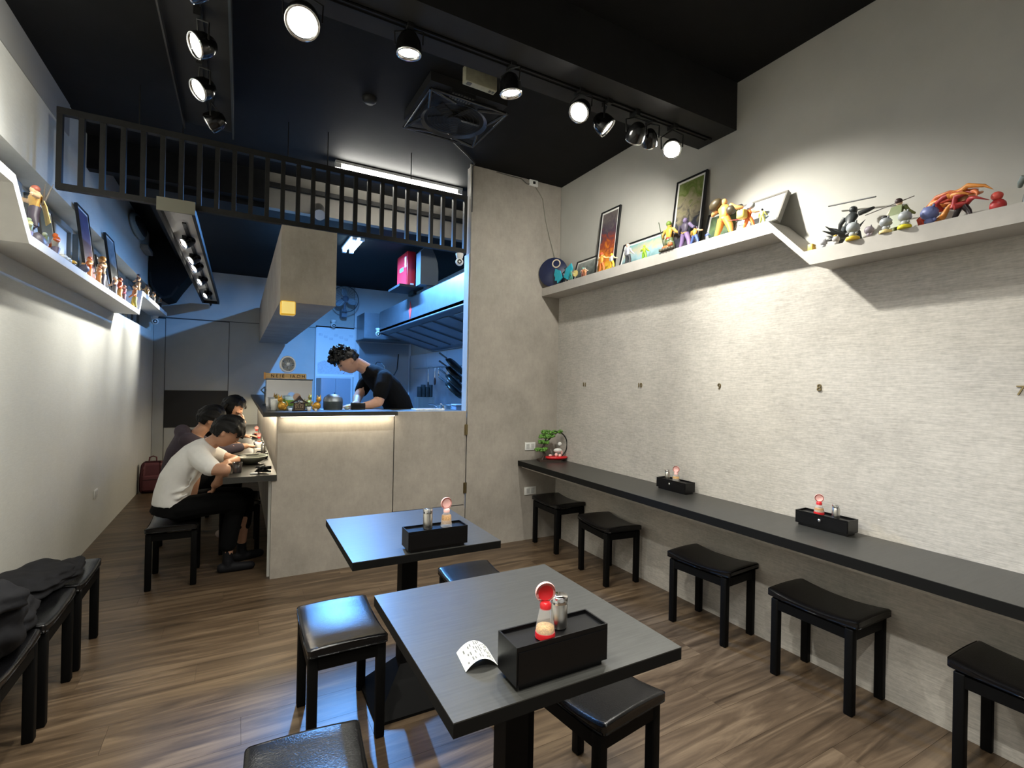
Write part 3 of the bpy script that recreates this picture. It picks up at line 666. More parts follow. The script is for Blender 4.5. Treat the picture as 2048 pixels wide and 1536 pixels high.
frame('large grey-framed pale landscape poster at the shelf step', 1, 1.65, 1.935, ZU, .205, True, poster_mat('print_f', [(.1, (.20, .26, .30)), (.4, (.38, .43, .45)), (.7, (.48, .50, .42)), (.95, (.58, .60, .46))], 4, 11), fm='framegrey', th=.03, xb=.10, bw=.010, mw=.012)
frame('tall black-framed violet poster on the left shelf', -1, 4.64, 4.95, 2.086, .59, True, poster_mat('print_g', [(.1, (.30, .08, .04)), (.4, (.06, .05, .10)), (.9, (.12, .11, .20))], 5, 13), xb=.08)
frame('tall black-framed grey poster farther along the left shelf', -1, 5.50, 5.84, 2.086, .60, True, poster_mat('print_h', [(.1, (.25, .24, .22)), (.5, (.10, .12, .13)), (.9, (.30, .33, .35))], 5, 15), xb=.08)
frame('low black-framed poster half hidden on the left shelf', -1, 5.2, 5.48, 2.086, .34, True, poster_mat('print_i', [(.1, (.02, .02, .03)), (.9, (.06, .06, .07))], 5, 17), xb=.07)
frame('dark framed panel in the left niche behind the tan figurine', -1, 3.86, 4.12, 2.086, .36, True, poster_mat('print_j', [(.1, (.03, .05, .06)), (.9, (.10, .14, .16))], 5, 19), xb=.05)

# round navy board with cord
nb = thing('round_board', 'round navy board standing at the far end of the right shelf', 'board', (2.505, 3.80, ZU))
T = Matrix.Translation((0, 0, .135)) @ align((-.75, -.66, .05))
MB().lathe([(0, 0), (.13, 0), (.135, .008), (.135, .016), (.13, .022), (0, .022)], 40, T @ TR(rot=(0, 0, 0))).build('disc', C(.012, .018, .06), nb)
MB().tube([T @ Vector((math.cos(a)*.035+.03, math.sin(a)*.035+.075, .026)) for a in [R(i*20) for i in range(19)]], .006, 6).build('ring', C(.65, .55, .40), nb)
cbp = [(2.335, CF-.012, 3.27), (2.40, CF-.014, 3.20), (2.438, CF-.01, 3.15), (2.46, CF-.01, 3.02), (2.48, CF-.01, 2.93), (2.52, CF-.012, 2.80), (2.56, CF-.02, 2.68), (2.575, CF-.03, 2.6), (2.55, 3.85, 2.56)]
tag(MB().tube(cbp, .003, 6).build('power_cord', C(.25, .24, .2)), 'thin grey cord hanging down the partition to the round board', 'cord')
jb = thing('junction_box', 'small white junction box at the partition top under the ceiling', 'junction box', (2.33, CF-.012, 3.28))
MB().rbox(-.045, .045, -.01, .01, -.03, .028, .004, 2).build('box_body', M['white'], jb)
MB().rbox(-.012, .012, -.02, -.01, -.012, .012, .003, 2).build('plug', M['iron'], jb)
tag(MB().tube([(1.95, CF-.008, 3.30), (2.1, CF-.01, 3.295), (2.2, CF-.01, 3.296), (2.26, CF-.012, 3.26), (2.30, CF-.012, 3.265)], .004, 6).build('ceiling_wire', C(.10, .10, .09)), 'dark wire sagging along the top edge of the partition', 'wire')
tag(MB().tube([(1.25, 3.32, 3.30), (1.30, 3.45, 3.30), (1.42, 3.60, 3.302), (1.6, 3.75, 3.303), (1.72, 3.86, 3.303), (1.718, 3.895, 3.29), (1.718, 3.895, 2.9)], .006, 6).build('ceiling_cable', C(.03, .03, .03)), 'black cable looping over the ceiling beside the square fan', 'cable')
tag(MB().rbox(1.700, 1.722, CF-.012, CF-.001, 3.03, 3.31, .002, 2).build('cable_cover', C(.5, .49, .45)), 'short white cable cover at the top left partition edge', 'cable cover')

# ================================================================ CEILING FITTINGS
sf = thing('ceiling_fan', 'square black louvred ceiling circulation fan with round grille', 'fan', (1.235, 3.13, 3.20), R(1))
b = MB(); ri = .20; ho = .265
n = 48; vs = []; fs = []
def sq(a, h): c_, s_ = math.cos(a), math.sin(a); k = h/max(abs(c_), abs(s_)); return (c_*k, s_*k)
for rr in range(3):
    for k in range(n):
        a = 2*PI*k/n+PI/4
        if rr == 0: vs.append((math.cos(a)*ri, math.sin(a)*ri, 0))
        elif rr == 1: vs.append((math.cos(a)*ri*1.12, math.sin(a)*ri*1.12, -.012))
        else:
            pass
for rr in range(1):
    for k in range(n): fs.append((k, (k+1) % n, n+(k+1) % n, n+k))
b.add(vs, fs, True); b.build('ring', mat('fan_black', (.02, .022, .025), .3), sf)
b = MB(); w_ = .014
b.tube([(-ho, -ho, .0), (ho, -ho, 0), (ho, ho, 0), (-ho, ho, 0), (-ho, -ho, 0)], .009, 6)
for sx in (-1, 1):
    for s_ in (-1, 1):
        for a in (20, 70):
            p = (sx*math.cos(R(a))*ri*1.1, s_*math.sin(R(a))*ri*1.1, -.005); b.tube([(sx*ho, s_*ho, 0), p], .010, 6)
b.build('frame', mat('fan_frame', (.022, .024, .028), .25), sf)
MB().box(-ho, ho, -ho, ho, .05, .108).box(-ho*.8, ho*.8, -ho*.8, ho*.8, .03, .05).build('housing', M['soffit'], sf)
b = MB()
for i in range(1, 9): rr = ri*i/9; b.tube([(math.cos(R(k*15))*rr, math.sin(R(k*15))*rr, 0) for k in range(25)], .0016, 4)
b.build('round_grille', M['iron'], sf)
MB().lathe([(.05, .0), (.05, .03)], 20).build('hub', M['iron'], sf)
for k in range(5): MB().box(.04, .18, -.03, .03, .012, .016, Matrix.Rotation(R(72*k), 4, 'Z') @ Matrix.Rotation(R(20), 4, 'X')).build('blade', M['iron'], sf)
em = thing('control_box', 'cream ceiling control box with small marks beside the fan', 'control box', (1.235, 2.72, 3.21), R(2))
MB().rbox(-.105, .105, -.025, .025, 0, .10, .004, 2).build('casing', C(.34, .33, .24), em)
MB().box(-.09, -.06, -.018, .012, -.002, 0).box(.06, .075, -.01, .01, -.002, 0).box(.082, .095, -.01, .01, -.002, 0).build('marking', C(.08, .08, .07), em)
vg = thing('ceiling_vent', 'small pale slatted vent between control box and fan', 'vent', (1.19, 2.90, 3.22), R(2))
for i in range(8): MB().box(-.07+i*.019, -.06+i*.019, -.03, .035, 0, .006).build('slat', C(.12, .12, .10), vg)
MB().box(-.08, .085, -.034, .038, .006, .088).build('backing', M['soffit'], vg)
sp_ = thing('smoke_detector', 'small black round detector on the ceiling left of the fan', 'detector', (.72, 3.35, ZC))
MB().lathe([(0, -.035), (.03, -.034), (.045, -.02), (.048, 0)], 20).build('housing', M['iron'], sp_)
df = thing('duct_fan', 'crumpled silver duct end behind the grille bars', 'duct', (.62, 4.85, 3.0))
MB().tube([(0, .13, .05), (0, .05, .0), (-.01, -.03, -.06)], [.05, .055, .05], 14).build('foil_duct', mat('foil', (.35, .35, .34), .35, 1, bump=1, bscale=40), df)

def dome_cam(label, loc, r=.033, aim=(0, -1, -.3)):
    t = thing('security_camera', label, 'camera', loc)
    MB().lathe([(r*.95, 0), (r, -.006), (r*.8, -.04), (r*.5, -.046)], 20).build('mount', M['white'], t)
    c = Vector((0, 0, -.046-r*.8)); MB().ell(c, r, 3).build('ball', M['white'], t)
    d = Vector(aim).normalized(); MB().lathe([(r*.62, r*.70), (r*.5, r*.93), (0, r*.98)], 20, align(d, c)).build('lens', M['frameblk'], t)
    return t
dome_cam('white ball camera hanging at the hatch top right corner', (1.645, 3.975, 2.55), .034, (-.35, -1, -.1))
dome_cam('white ball camera under the far left shelf end', (-1.02, 8.15, 2.265), .045, (.3, -1, -.1))
dome_cam('white ball camera on the kitchen back wall under the fan', (1.315, 8.45, 2.42), .045, (.1, -1, -.3))
dome_cam('white ball camera at the corner of the range hood', (1.80, 7.438, 2.23), .045, (-.3, -1, -.2))

# ================================================================ KITCHEN
hd = thing('range_hood', 'long stainless steel range hood over the kitchen right side', 'hood', (0, 0, 0))
MB().prism([(1.80, 2.16), (1.80, 2.455), (1.815, 2.47), (2.65, 2.47), (2.65, 2.44), (1.815, 2.44), (1.815, 2.16)], 4.02, 7.38, 'y').build('canopy', M['hoodsteel'], hd)
MB().prism([(1.80, 2.16), (2.64, 1.93), (2.64, 2.44), (1.80, 2.44)], 7.365, 7.38, 'y').build('end_panel', M['hoodsteel'], hd)
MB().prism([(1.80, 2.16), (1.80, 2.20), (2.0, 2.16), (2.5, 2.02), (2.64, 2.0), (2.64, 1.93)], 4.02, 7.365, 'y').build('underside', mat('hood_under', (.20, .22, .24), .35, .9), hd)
MB().tube([(1.80, 4.02, 2.155), (1.80, 7.38, 2.155), (2.64, 7.38, 1.925), (2.64, 4.02, 1.925)], .012, 6).build('gutter', M['hoodsteel'], hd)
for i in range(6):
    y = 4.35+i*.5
    MB().prism([(1.90, 2.128), (1.90, 2.118), (2.52, 1.950), (2.52, 1.960)], y, y+.36, 'y').build('filter', mat('hood_filter', (.30, .33, .36), .3, .9) if i == 0 else bpy.data.materials['hood_filter'], hd)
MB().prism([(0, -.115), (.055, 0), (0, .115), (-.055, 0)], -.003, 0, 'x', TR((1.799, 5.87, 2.305))).build('red_diamond', mat('red_paper', (.65, .04, .03), .6), hd)
sb = thing('duct_box', 'small steel duct box on the kitchen back wall beside the hood', 'duct box', (0, 0, 0))
MB().prism([(1.70, 2.12), (1.70, 2.52), (2.60, 2.52), (2.60, 2.12)], 7.95, 8.53, 'y').build('casing', M['hoodsteel'], sb)
MB().box(1.69, 2.61, 7.94, 8.53, 2.105, 2.12).build('bottom_flange', M['darksteel'], sb)
fx = thing('fire_control_box', 'red metal control box standing above the range hood', 'control box', (1.72, 5.80, 2.55))
MB().rbox(-.05, .05, -.20, .20, 0, .40, .006, 2).build('cabinet', M['redbox'], fx)
MB().box(-.056, -.0505, -.19, .19, .012, .388).build('door', M['redbox'], fx)
MB().box(-.0575, -.0565, -.07, .08, .19, .235).build('blue_label', C(.15, .55, .8), fx)
MB().box(-.0575, -.0565, -.18, -.12, .22, .34).build('white_label', C(.8, .8, .85), fx)
MB().box(-.012, .03, -.2025, -.2015, .01, .03).build('small_plate', C(.7, .7, .7), fx)
MB().box(-.16, .12, -.28, .20, -.03, -.004).build('bracket_shelf', M['iron'], fx)
MB().box(.06, .10, -.10, .10, -.074, -.03).build('support_post', M['iron'], fx)
du = thing('exhaust_duct', 'blue-grey round-topped exhaust duct rising above the hood', 'duct', (0, 0, 0))
pts = [(x_+.055, z_+.045) for x_, z_ in [(1.69, 2.485), (1.69, 2.85), (1.73, 2.90), (1.775, 2.925), (1.82, 2.90), (1.86, 2.83), (1.89, 2.74), (1.90, 2.65), (1.90, 2.485)]]
MB().prism(pts, 5.34, 5.50, 'y').build('casing', mat('duct_blue', (.05, .065, .08), .6), du)
MB().box(1.83, 1.93, 5.36, 5.48, 2.472, 2.53).build('collar', bpy.data.materials['duct_blue'], du)
# vertical pipe/rod at x~900 px far: exhaust pipes
# wall fan
wf = thing('wall_fan', 'round wall fan on the kitchen back wall', 'fan', (1.46, 8.30, 2.75))
b = MB()
for k in range(24):
    a = R(k*15); b.tube([(.03*math.cos(a), -.08, .03*math.sin(a)), (.15*math.cos(a), -.075, .15*math.sin(a)), (.205*math.cos(a), -.03, .205*math.sin(a))], .0014, 4)
b.build('guard', M['chrome'], wf)
MB().tube([(.207*math.cos(R(k*10)), -.03, .207*math.sin(R(k*10))) for k in range(37)], .007, 6).build('rim', M['darksteel'], wf)
MB().lathe([(0, .09), (.045, .085), (.05, .03), (.06, -.02)], 20, align((0, -1, 0))).build('motor', C(.12, .15, .2), wf)
for k in range(3):
    T = Matrix.Rotation(R(120*k+20), 4, 'Y') @ Matrix.Translation((.105, -.045, 0)) @ Matrix.Rotation(R(25), 4, 'X'); MB().ell((0, 0, 0), (.08, .004, .055), 2, T).build('blade', C(.28, .36, .42), wf)
MB().box(-.04, .04, .02, .23, -.28, -.16).tube([(0, 0, 0), (0, .03, -.2)], .02, 8).build('bracket', C(.12, .15, .2), wf)
# small desk fan
dfn = thing('desk_fan', 'small white round desk fan behind the steel display case', 'fan', (.352, 4.62, 1.2)); dfn.scale = (.84, .84, .95)
MB().lathe([(.05, 0), (.052, .01), (.02, .02), (.016, .28)], 20).build('stand', M['white'], dfn)
T = Matrix.Translation((0, -.0, .375)) @ align((.15, -1, .1))
MB().lathe([(.0, -.05), (.06, -.045), (.075, -.01), (.078, .02), (.072, .035), (.062, .035)], 28, T, cap=False).build('shell', M['white'], dfn)
b = MB()
for k in range(20): a = R(k*18); b.tube([T @ Vector((.012*math.cos(a), .012*math.sin(a), .034)), T @ Vector((.066*math.cos(a), .066*math.sin(a), .032))], .0012, 4)
b.build('guard', M['white'], dfn)
for k in range(5): MB().ell((0, 0, 0), (.028, .016, .002), 1, T @ Matrix.Rotation(R(72*k), 4, 'Z') @ Matrix.Translation((.034, 0, .012)) @ Matrix.Rotation(R(25), 4, 'X')).build('blade', C(.3, .34, .38), dfn)
MB().lathe([(.016, .03), (.014, .038), (0, .04)], 16, T).build('hub_cap', M['white'], dfn)
# steel display case with sign
dsp = thing('display_case', 'polished steel display case standing on the counter left end', 'case', (.345, 4.24, 1.198))
MB().box(-.165, .165, .02, .20, 0, .225).build('casing', mat('mirror_steel', (.75, .75, .76), .06, 1), dsp)
MB().box(-.17, .17, .014, .21, .225, .235).build('top_lip', M['darksteel'], dsp)
sg = thing('wooden_sign', 'long light wooden sign board with dark letters on the display case', 'sign', (.318, 4.245, 1.434))
MB().box(-.145, .145, 0, .02, 0, .042).build('board', M['wood'], sg)
MB().box(-.158, -.145, -.006, .026, -.004, .046).build('end_piece', mat('orange_wood', (.55, .27, .07), .5), sg)
for tx_, x_ in (('N E I E', -.062), ('I A O H', .080)):
    o = text_obj(tx_, .034, M['darkwood'], .0008, 'lettering'); o.parent = sg; o.matrix_local = Matrix.Translation((x_, -.002, .020)) @ FR
# shrine ornament
sh_ = thing('shrine_ornament', 'small dark wooden shrine ornament with a gold character plaque', 'ornament', (.392, 4.0, 1.198))
MB().prism([(-.07, .052), (-.058, .062), (-.028, .078), (0, .112), (.028, .078), (.058, .062), (.07, .052), (.045, .055), (0, .085), (-.045, .055)], -.02, .02, 'y').build('roof', M['darkwood'], sh_)
MB().box(-.052, .052, -.025, .025, 0, .008).box(-.04, -.03, -.012, .012, .008, .058).box(.03, .04, -.012, .012, .008, .058).build('posts', M['darkwood'], sh_)
MB().box(-.03, .03, .0, .006, .008, .06).build('plaque', C(.45, .33, .2), sh_)
o = text_obj('金', .062, M['darkwood'], .0015, 'character'); o.parent = sh_; o.matrix_local = Matrix.Translation((0, -.002, .036)) @ FR
MB().lathe([(.028, 0), (.028, .006)], 20, align((0, -1, 0), (-.015, .03, .10))).build('round_disc', C(.50, .35, .26), sh_)
for i, (x, lab) in enumerate(((.275, 'gold guardian figurine left of the shrine ornament'), (.515, 'gold guardian figurine right of the shrine ornament'))):
    t = thing('gold_figurine', lab, 'figurine', (x, 4.0, 1.198), 0, 'gold guardian figurines on the counter'); t.scale = (1.12, 1.12, 1.15)
    s_ = 1 if i == 0 else -1
    MB().ell((0, 0, .03), (.026, .018, .028), 2).ell((.016*s_, 0, .014), (.016, .014, .014), 1).build('body', M['gold'], t)
    MB().ell((-.012*s_, 0, .072), (.017, .015, .018), 2).tube([(-.02*s_, 0, .085), (-.022*s_, 0, .104)], [.006, .001], 6).tube([(-.006*s_, 0, .085), (-.004*s_, 0, .1)], [.006, .001], 6).build('head', M['gold'], t)
    MB().tube([(.02*s_, 0, .02), (.035*s_, 0, .04), (.024*s_, 0, .06)], [.005, .007, .003], 6).build('tail', M['gold'], t)
def cup(name, label, cat, loc, r0, r1, h, m_, band=None):
    t = thing(name, label, cat, loc); MB().lathe([(r0*.9, 0), (r0, .002), (r1, h), (r1*.92, h), (r0*.88, .004), (0, .004)], 20, cap=False).build('cup_body', m_, t)
    if band: MB().lathe([(r0*.6+r1*.4+.0008, h*.3), (r0*.3+r1*.7+.0008, h*.75)], 20, cap=False).build('label_band', band, t)
    return t
cup('paper_cup', 'small pale cup with green band beside the gold figurine', 'cup', (.335, 4.12, 1.198), .026, .032, .10, C(.5, .68, .72), C(.25, .45, .05))
cup('glass_jar', 'small white jar between the figurine and the shrine', 'jar', (.325, 3.93, 1.198), .012, .013, .022, C(.6, .7, .85))
cup('glass_jar', 'small white jar right of the shrine ornament', 'jar', (.452, 3.93, 1.198), .012, .014, .03, C(.75, .75, .72))
cup('glass_jar', 'tiny cream pot in front of the right gold figurine', 'jar', (.495, 3.9, 1.198), .009, .010, .018, C(.75, .72, .6))
cup('white_mug', 'white tumbler leaning by the left gold figurine', 'cup', (.225, 4.06, 1.198), .02, .026, .085, C(.75, .75, .7))
t = thing('clamp_lamp', 'dark cable and clamp lamp at the counter left end', 'clamp', (.19, 4.78, 1.203))
MB().tube([(0, 0, .16), (-.03, 0, .13), (0, -.02, .10), (.02, -.05, .12), (.035, -.08, .07), (.05, -.16, .02), (.06, -.2, .006)], [.006, .006, .007, .008, .01, .012, .012], 8).build('arm', M['darksteel'], t)
MB().rbox(-.02, .03, -.04, .02, 0, .012, .003, 2).tube([(0, 0, .01), (0, 0, .16)], .005, 6).build('clamp_base', M['darksteel'], t)
t = thing('rice_cooker', 'dark blue lidded appliance right of the display case', 'appliance', (.66, 4.18, 1.191))
MB().lathe([(.07, 0), (.075, .02), (.075, .07)], 24).build('pot_body', M['darksteel'], t)
MB().lathe([(.077, .07), (.07, .10), (.04, .125), (0, .13)], 24).build('lid', M['hoodsteel'], t)
t = thing('storage_box', 'small black box on the steel shelf in front of the cook', 'box', (.86, 4.20, 1.191))
MB().rbox(-.055, .055, -.03, .03, 0, .055, .004, 2).build('box_body', M['blackplastic'], t)
MB().box(-.05, .05, -.026, .026, .055, .058).build('lid', M['darksteel'], t)
t = thing('tasting_bowl', 'small glass bowl with green food near the black box', 'bowl', (.775, 4.22, 1.191))
MB().lathe([(.012, 0), (.016, .003), (.03, .022), (.028, .022), (.013, .006), (0, .006)], 20, cap=False).build('bowl_body', C(.4, .5, .55), t)
MB().ell((0, 0, .018), (.018, .018, .010), 2).build('food', C(.35, .38, .08), t)

# poster sheet and fridge on kitchen back wall
kp = thing('notice_sheet', 'large pale notice sheet on the kitchen back wall behind the cook', 'notice', (1.075, YB-.006, 1.50))
MB().box(0, .60, 0, .004, 0, .80).build('sheet', mat('notice_white', (.72, .76, .78), .4), kp)
for k in range(7): MB().box(.03+.08*k, .09+.08*k, -.001, 0, .66-.03*(k % 3), .70-.03*(k % 3)).build('text_block', C(.60, .64, .68), kp)
MB().prism([(.02, .04), (.02, .22), (.12, .26), (.3, .22), (.58, .28), (.58, .04)], -.001, 0, 'y').build('drawing', C(.52, .56, .62), kp)
fr = thing('steel_fridge', 'blue-grey steel fridge with dark side against the kitchen back wall', 'fridge', (0, 0, 0))
MB().box(1.08, 1.52, 8.0, 8.52, 0, 1.47).build('cabinet', mat('fridge_steel', (.25, .30, .36), .35, .6), fr)
MB().box(1.085, 1.29, 7.985, 8.0, .02, 1.46).build('door', mat('fridge_door', (.28, .34, .42), .35, .5), fr)
MB().box(1.295, 1.515, 7.985, 8.0, .02, 1.46).build('door', bpy.data.materials['fridge_door'], fr)
MB().tube([(1.28, 7.97, 1.0), (1.28, 7.97, 1.25)], .008, 6).build('handle', M['darksteel'], fr)
# steel wall cladding + bench on the right
cl = thing('steel_cladding', 'stainless steel wall cladding behind the cooking range', 'cladding', (0, 0, 0))
for i in range(5): MB().box(2.625, 2.648, 4.05+i*.9, 4.05+i*.9+.895, .99, 1.90).build('panel', mat('clad_steel', (.42, .46, .5), .3, .9) if i == 0 else bpy.data.materials['clad_steel'], cl)
cl2 = thing('steel_cladding', 'stainless steel splash panel on the kitchen back wall by the tap', 'cladding', (0, 0, 0))
MB().box(1.75, 2.60, 8.525, 8.538, .95, 2.09).build('panel', bpy.data.materials['clad_steel'], cl2)
rg = thing('cooking_range', 'steel cooking range bench along the kitchen right wall', 'range', (0, 0, 0))
MB().box(1.95, 2.62, 4.15, 7.6, .12, .93).build('cabinet', M['hoodsteel'], rg)
MB().box(1.92, 2.62, 4.12, 7.63, .93, .97).build('worktop', M['hoodsteel'], rg)
for i in range(3):
    y = 5.0+i*.8
    MB().lathe([(.14, 0), (.14, .02), (.11, .03), (.04, .03)], 20, TR((2.25, y, .97))).build('burner', M['iron'], rg)
kb = thing('sink_bench', 'steel sink bench across the kitchen back', 'bench', (0, 0, 0))
MB().box(1.70, 2.60, 7.9, 8.52, .9, .94).box(1.72, 2.58, 7.95, 8.5, .1, .9).build('worktop', M['hoodsteel'], kb)
rl = thing('utensil_rail', 'thin steel hanging rail along the kitchen steel wall', 'rail', (2.59, 0, 1.67))
MB().tube([(0, 4.2, 0), (0, 8.2, 0)], .008, 8).build('rail_bar', M['steel'], rl)
for y in (4.6, 6.1, 7.6): MB().tube([(0, y, 0), (.035, y, 0)], .006, 6).build('bracket', M['steel'], rl)
fa = thing('tap', 'tall curved steel spring tap with hose above the sink', 'tap', (2.05, 8.0, .94))
MB().tube([(0, 0, 0), (0, 0, .62), (-.01, -.01, .74), (-.06, -.02, .80), (-.13, -.03, .80), (-.18, -.04, .74), (-.22, -.05, .62)], .011, 10).build('spout', M['chrome'], fa)
MB().lathe([(.02, 0), (.022, .05), (.014, .06)], 12, TR((-.22, -.05, .55))).build('nozzle', M['white'], fa)
MB().tube([(.0, 0, .45), (.12, -.01, .55), (.20, 0, .70), (.22, 0, .95)], .010, 8).build('hose', M['iron'], fa)
def utensil(label, y, L_, head, hm):
    t = thing('hanging_utensil', label, 'utensil', (2.58, y, 1.66), 0, 'utensils on the kitchen rail')
    MB().tube([(0, 0, 0), (-.012, 0, .008), (-.02, 0, -.01), (-.02, 0, -L_)], .005, 6).build('handle', M['chrome'], t)
    MB().ell((-.02, 0, -L_-head*.8), (.012, head*.7, head), 2).build('head', hm, t)
utensil('steel ladle with brown bowl hanging on the kitchen rail', 7.05, .16, .06, C(.08, .03, .02))
utensil('steel skimmer hanging on the rail beside the pans', 6.55, .12, .05, M['steel'])
utensil('short steel tongs on the kitchen rail near the hood corner', 6.9, .10, .03, M['steel'])
utensil('long dark spatula on the kitchen rail', 7.35, .22, .05, M['darksteel'])
for i in range(4):
    t = thing('frying_pan', 'dark frying pan in the hanging stack, %s from top' % ('first', 'second', 'third', 'fourth')[i], 'pan', (2.45, 6.0, 1.66-i*.105), 0, 'frying pans stacked on the kitchen wall')
    T = align((-.55, .45, -.75))
    MB().lathe([(0, -.02), (.11, -.02), (.145, .018), (.15, .018), (.115, -.026), (0, -.026)], 28, T, cap=False).build('pan_body', mat('pan_iron', (.02, .022, .02), .3, .6) if i == 0 else bpy.data.materials['pan_iron'], t)
    MB().tube([T @ Vector((0, .145, .01)), T @ Vector((0, .27, .03))], [.010, .012], 8).build('handle', M['darksteel'], t)
    MB().tube([T @ Vector((.147*math.cos(R(k*15)), .147*math.sin(R(k*15)), .018)) for k in range(25)], .0025, 5).build('rim', M['steel'], t)
t = thing('utensil_rack', 'steel utensil rack with black containers by the wall', 'rack', (2.35, 6.9, .971))
MB().box(-.12, .12, -.10, .10, 0, .25).build('holder', M['steel'], t)
for k in range(4): MB().rbox(-.10+.055*k, -.055+.055*k, -.05, .04, .25, .40+.03*(k % 2), .006, 2).build('container', M['iron'], t)
t = thing('steel_pot', 'steel pot with handles on the cooking range', 'pot', (2.25, 5.8, 1.001))
MB().lathe([(.10, 0), (.105, .01), (.105, .15), (.11, .155), (.10, .155), (.098, .02), (0, .02)], 28, cap=False).build('pot_body', M['steel'], t)
MB().tube([(-.10, 0, .13), (-.15, 0, .16), (-.22, 0, .17)], .008, 8).build('handle', M['chrome'], t)
t = thing('plastic_tub', 'clear blue-lit food tub at the right end of the hatch', 'tub', (2.05, 4.86, .971))
MB().rbox(-.07, .07, -.07, .07, 0, .22, .01, 2).build('tub_body', mat('tub_blue', (.25, .35, .5), .2, alpha=.7), t)
MB().rbox(-.075, .075, -.075, .075, .22, .235, .004, 2).build('lid', C(.35, .4, .45), t)
t = thing('spoon_bundle', 'bundle of wooden spoons and tools by the food tub', 'utensil', (2.02, 5.10, .985))
for k in range(4): MB().tube([(-.02*k, .03*k, 0), (-.05-.03*k, .05-.06*k, .19+.01*k)], [.006, .009], 6).build('handle', M['wood'] if k < 2 else M['steel'], t)
t = thing('serving_tray', 'white serving tray lying behind the counter door', 'tray', (1.45, 4.16, 1.186))
MB().rbox(-.13, .13, -.08, .06, 0, .012, .004, 2).build('tray_plate', C(.65, .72, .78), t)
MB().rbox(-.13, .13, -.08, -.074, .012, .018, .002, 2).build('rim', C(.65, .72, .78), t)

# ================================================================ DINING COUNTER ITEMS
bw = thing('ramen_bowl', 'large grey bowl with cutlery on its rim near the white shirt person', 'bowl', (.085, 4.50, .745))
MB().lathe([(.05, 0), (.055, .004), (.10, .03), (.125, .062), (.12, .062), (.095, .034), (.05, .012), (0, .01)], 32, cap=False).build('bowl_body', M['bowlmat'], bw)
MB().lathe([(.126, .060), (.128, .064), (.120, .064), (.119, .060)], 32, cap=False).build('rim', C(.42, .44, .38), bw)
MB().tube([(-.14, -.02, .068), (.05, .03, .066)], .004, 6).build('chopstick', M['iron'], bw)
MB().tube([(-.12, .03, .068), (.06, .06, .066)], .004, 6).build('chopstick', M['iron'], bw)
MB().ell((-.06, .0, .062), (.035, .012, .006), 2).build('spoon', M['white'], bw)
t = thing('dark_cup', 'dark tumbler standing near the front edge of the dining counter', 'cup', (-.005, 4.10, .745))
MB().lathe([(.028, 0), (.032, .075), (.030, .075), (.027, .005), (0, .005)], 20, cap=False).build('cup_body', mat('dark_acrylic', (.03, .025, .025), .12), t)
t = thing('cable_heap', 'heap of black cable and cloth at the counter end', 'cable', (.17, 4.03, .745))
b = MB(); random.seed(9)
for k in range(5): b.tube([(random.uniform(-.06, .05), random.uniform(-.05, .06), .012+.008*k) for _ in range(5)], .008, 6)
b.build('coil', M['iron'], t)
MB().rbox(-.095, -.045, -.05, -.03, 0, .012, .004, 2).build('white_packet', M['white'], t)
t = thing('tissue_pack', 'crumpled white tissue packet standing on the dining counter', 'tissue', (.17, 5.0, .745))
MB().rbox(-.05, .03, -.05, .05, 0, .065, .01, 2).build('packet', C(.7, .66, .60), t)
MB().ell((-.01, 0, .085), (.035, .03, .035), 2, f=lambda p: p*(1+.3*math.sin(9*p.x+5*p.z))).build('tissue', C(.78, .76, .72), t)
for i, (y, lab) in enumerate(((4.80, 'nearest'), (5.65, 'middle'), (6.5, 'farthest'))):
    caddy('black caddy on the dining counter, %s of three' % lab, (.18, y, .745), R(-90), False, .18, .085, .05)
    shaker('steel shaker on the %s dining counter caddy' % lab, (.19, y+.03, .788), .018, .075)
    if i: sesame('pink-lidded bottle on the %s dining counter caddy' % lab, (.18, y-.04, .788), 0, .2, 'pink', 'sesame', .045, 'red', .022)
t = thing('menu_card', 'small dark menu card with white label on the dining counter', 'card', (.15, 4.72, .745), .2)
MB().box(-.045, .045, -.004, .004, 0, .055).build('card', M['darkwood'], t); MB().box(-.04, .0, -.0045, -.004, .004, .024).build('label_patch', M['white'], t)

# bag, panel on far wall
bp_ = thing('wall_panel', 'flat black rectangular panel on the far back wall', 'panel', (0, 0, 0))
MB().box(-.935, -.155, YB-.012, YB, .715, 1.245).build('board', mat('panel_black', (.006, .006, .006), .5), bp_)
MB().box(-.94, -.15, YB-.014, YB-.001, 1.245, 1.252).build('edge_trim', M['boxface'], bp_)
bg = thing('backpack', 'maroon backpack on the floor in the far left corner', 'bag', (-.93, 7.55, 0))
def bagf(c):
    x, y, z = c; k = 1-.16*max(0, z-.2)/.2; bul = 1+.10*math.cos(x*9)*math.cos((z-.2)*6)
    return (x*k, y*bul*k, z)
MB().rbox(-.13, .13, -.075, .075, 0, .38, .045, 4, None, True, bagf).build('bag_body', M['maroon'], bg)
MB().rbox(-.095, .095, -.115, -.075, .03, .22, .02, 3).build('front_pocket', M['maroon'], bg)
MB().tube([(-.04, 0, .37), (-.035, 0, .43), (0, 0, .445), (.035, 0, .43), (.04, 0, .37)], .009, 6).build('handle', M['maroon'], bg)
MB().tube([(-.09, -.118, .17), (.09, -.118, .17)], .003, 5).build('zip', M['iron'], bg)
ov = thing('wall_unit', 'dark oval wall unit high on the far left wall', 'wall unit', (XL+.03, 7.0, 3.14), 0)
MB().ell((0, 0, 0), (.05, .42, .12), 3).build('shell', C(.20, .26, .28), ov)
MB().ell((.02, 0, 0), (.045, .36, .085), 3).build('black_front', M['iron'], ov)
MB().rbox(-.03, .05, .35, .75, -.17, -.11, .01, 2).build('lower_tray', C(.22, .2, .17), ov)

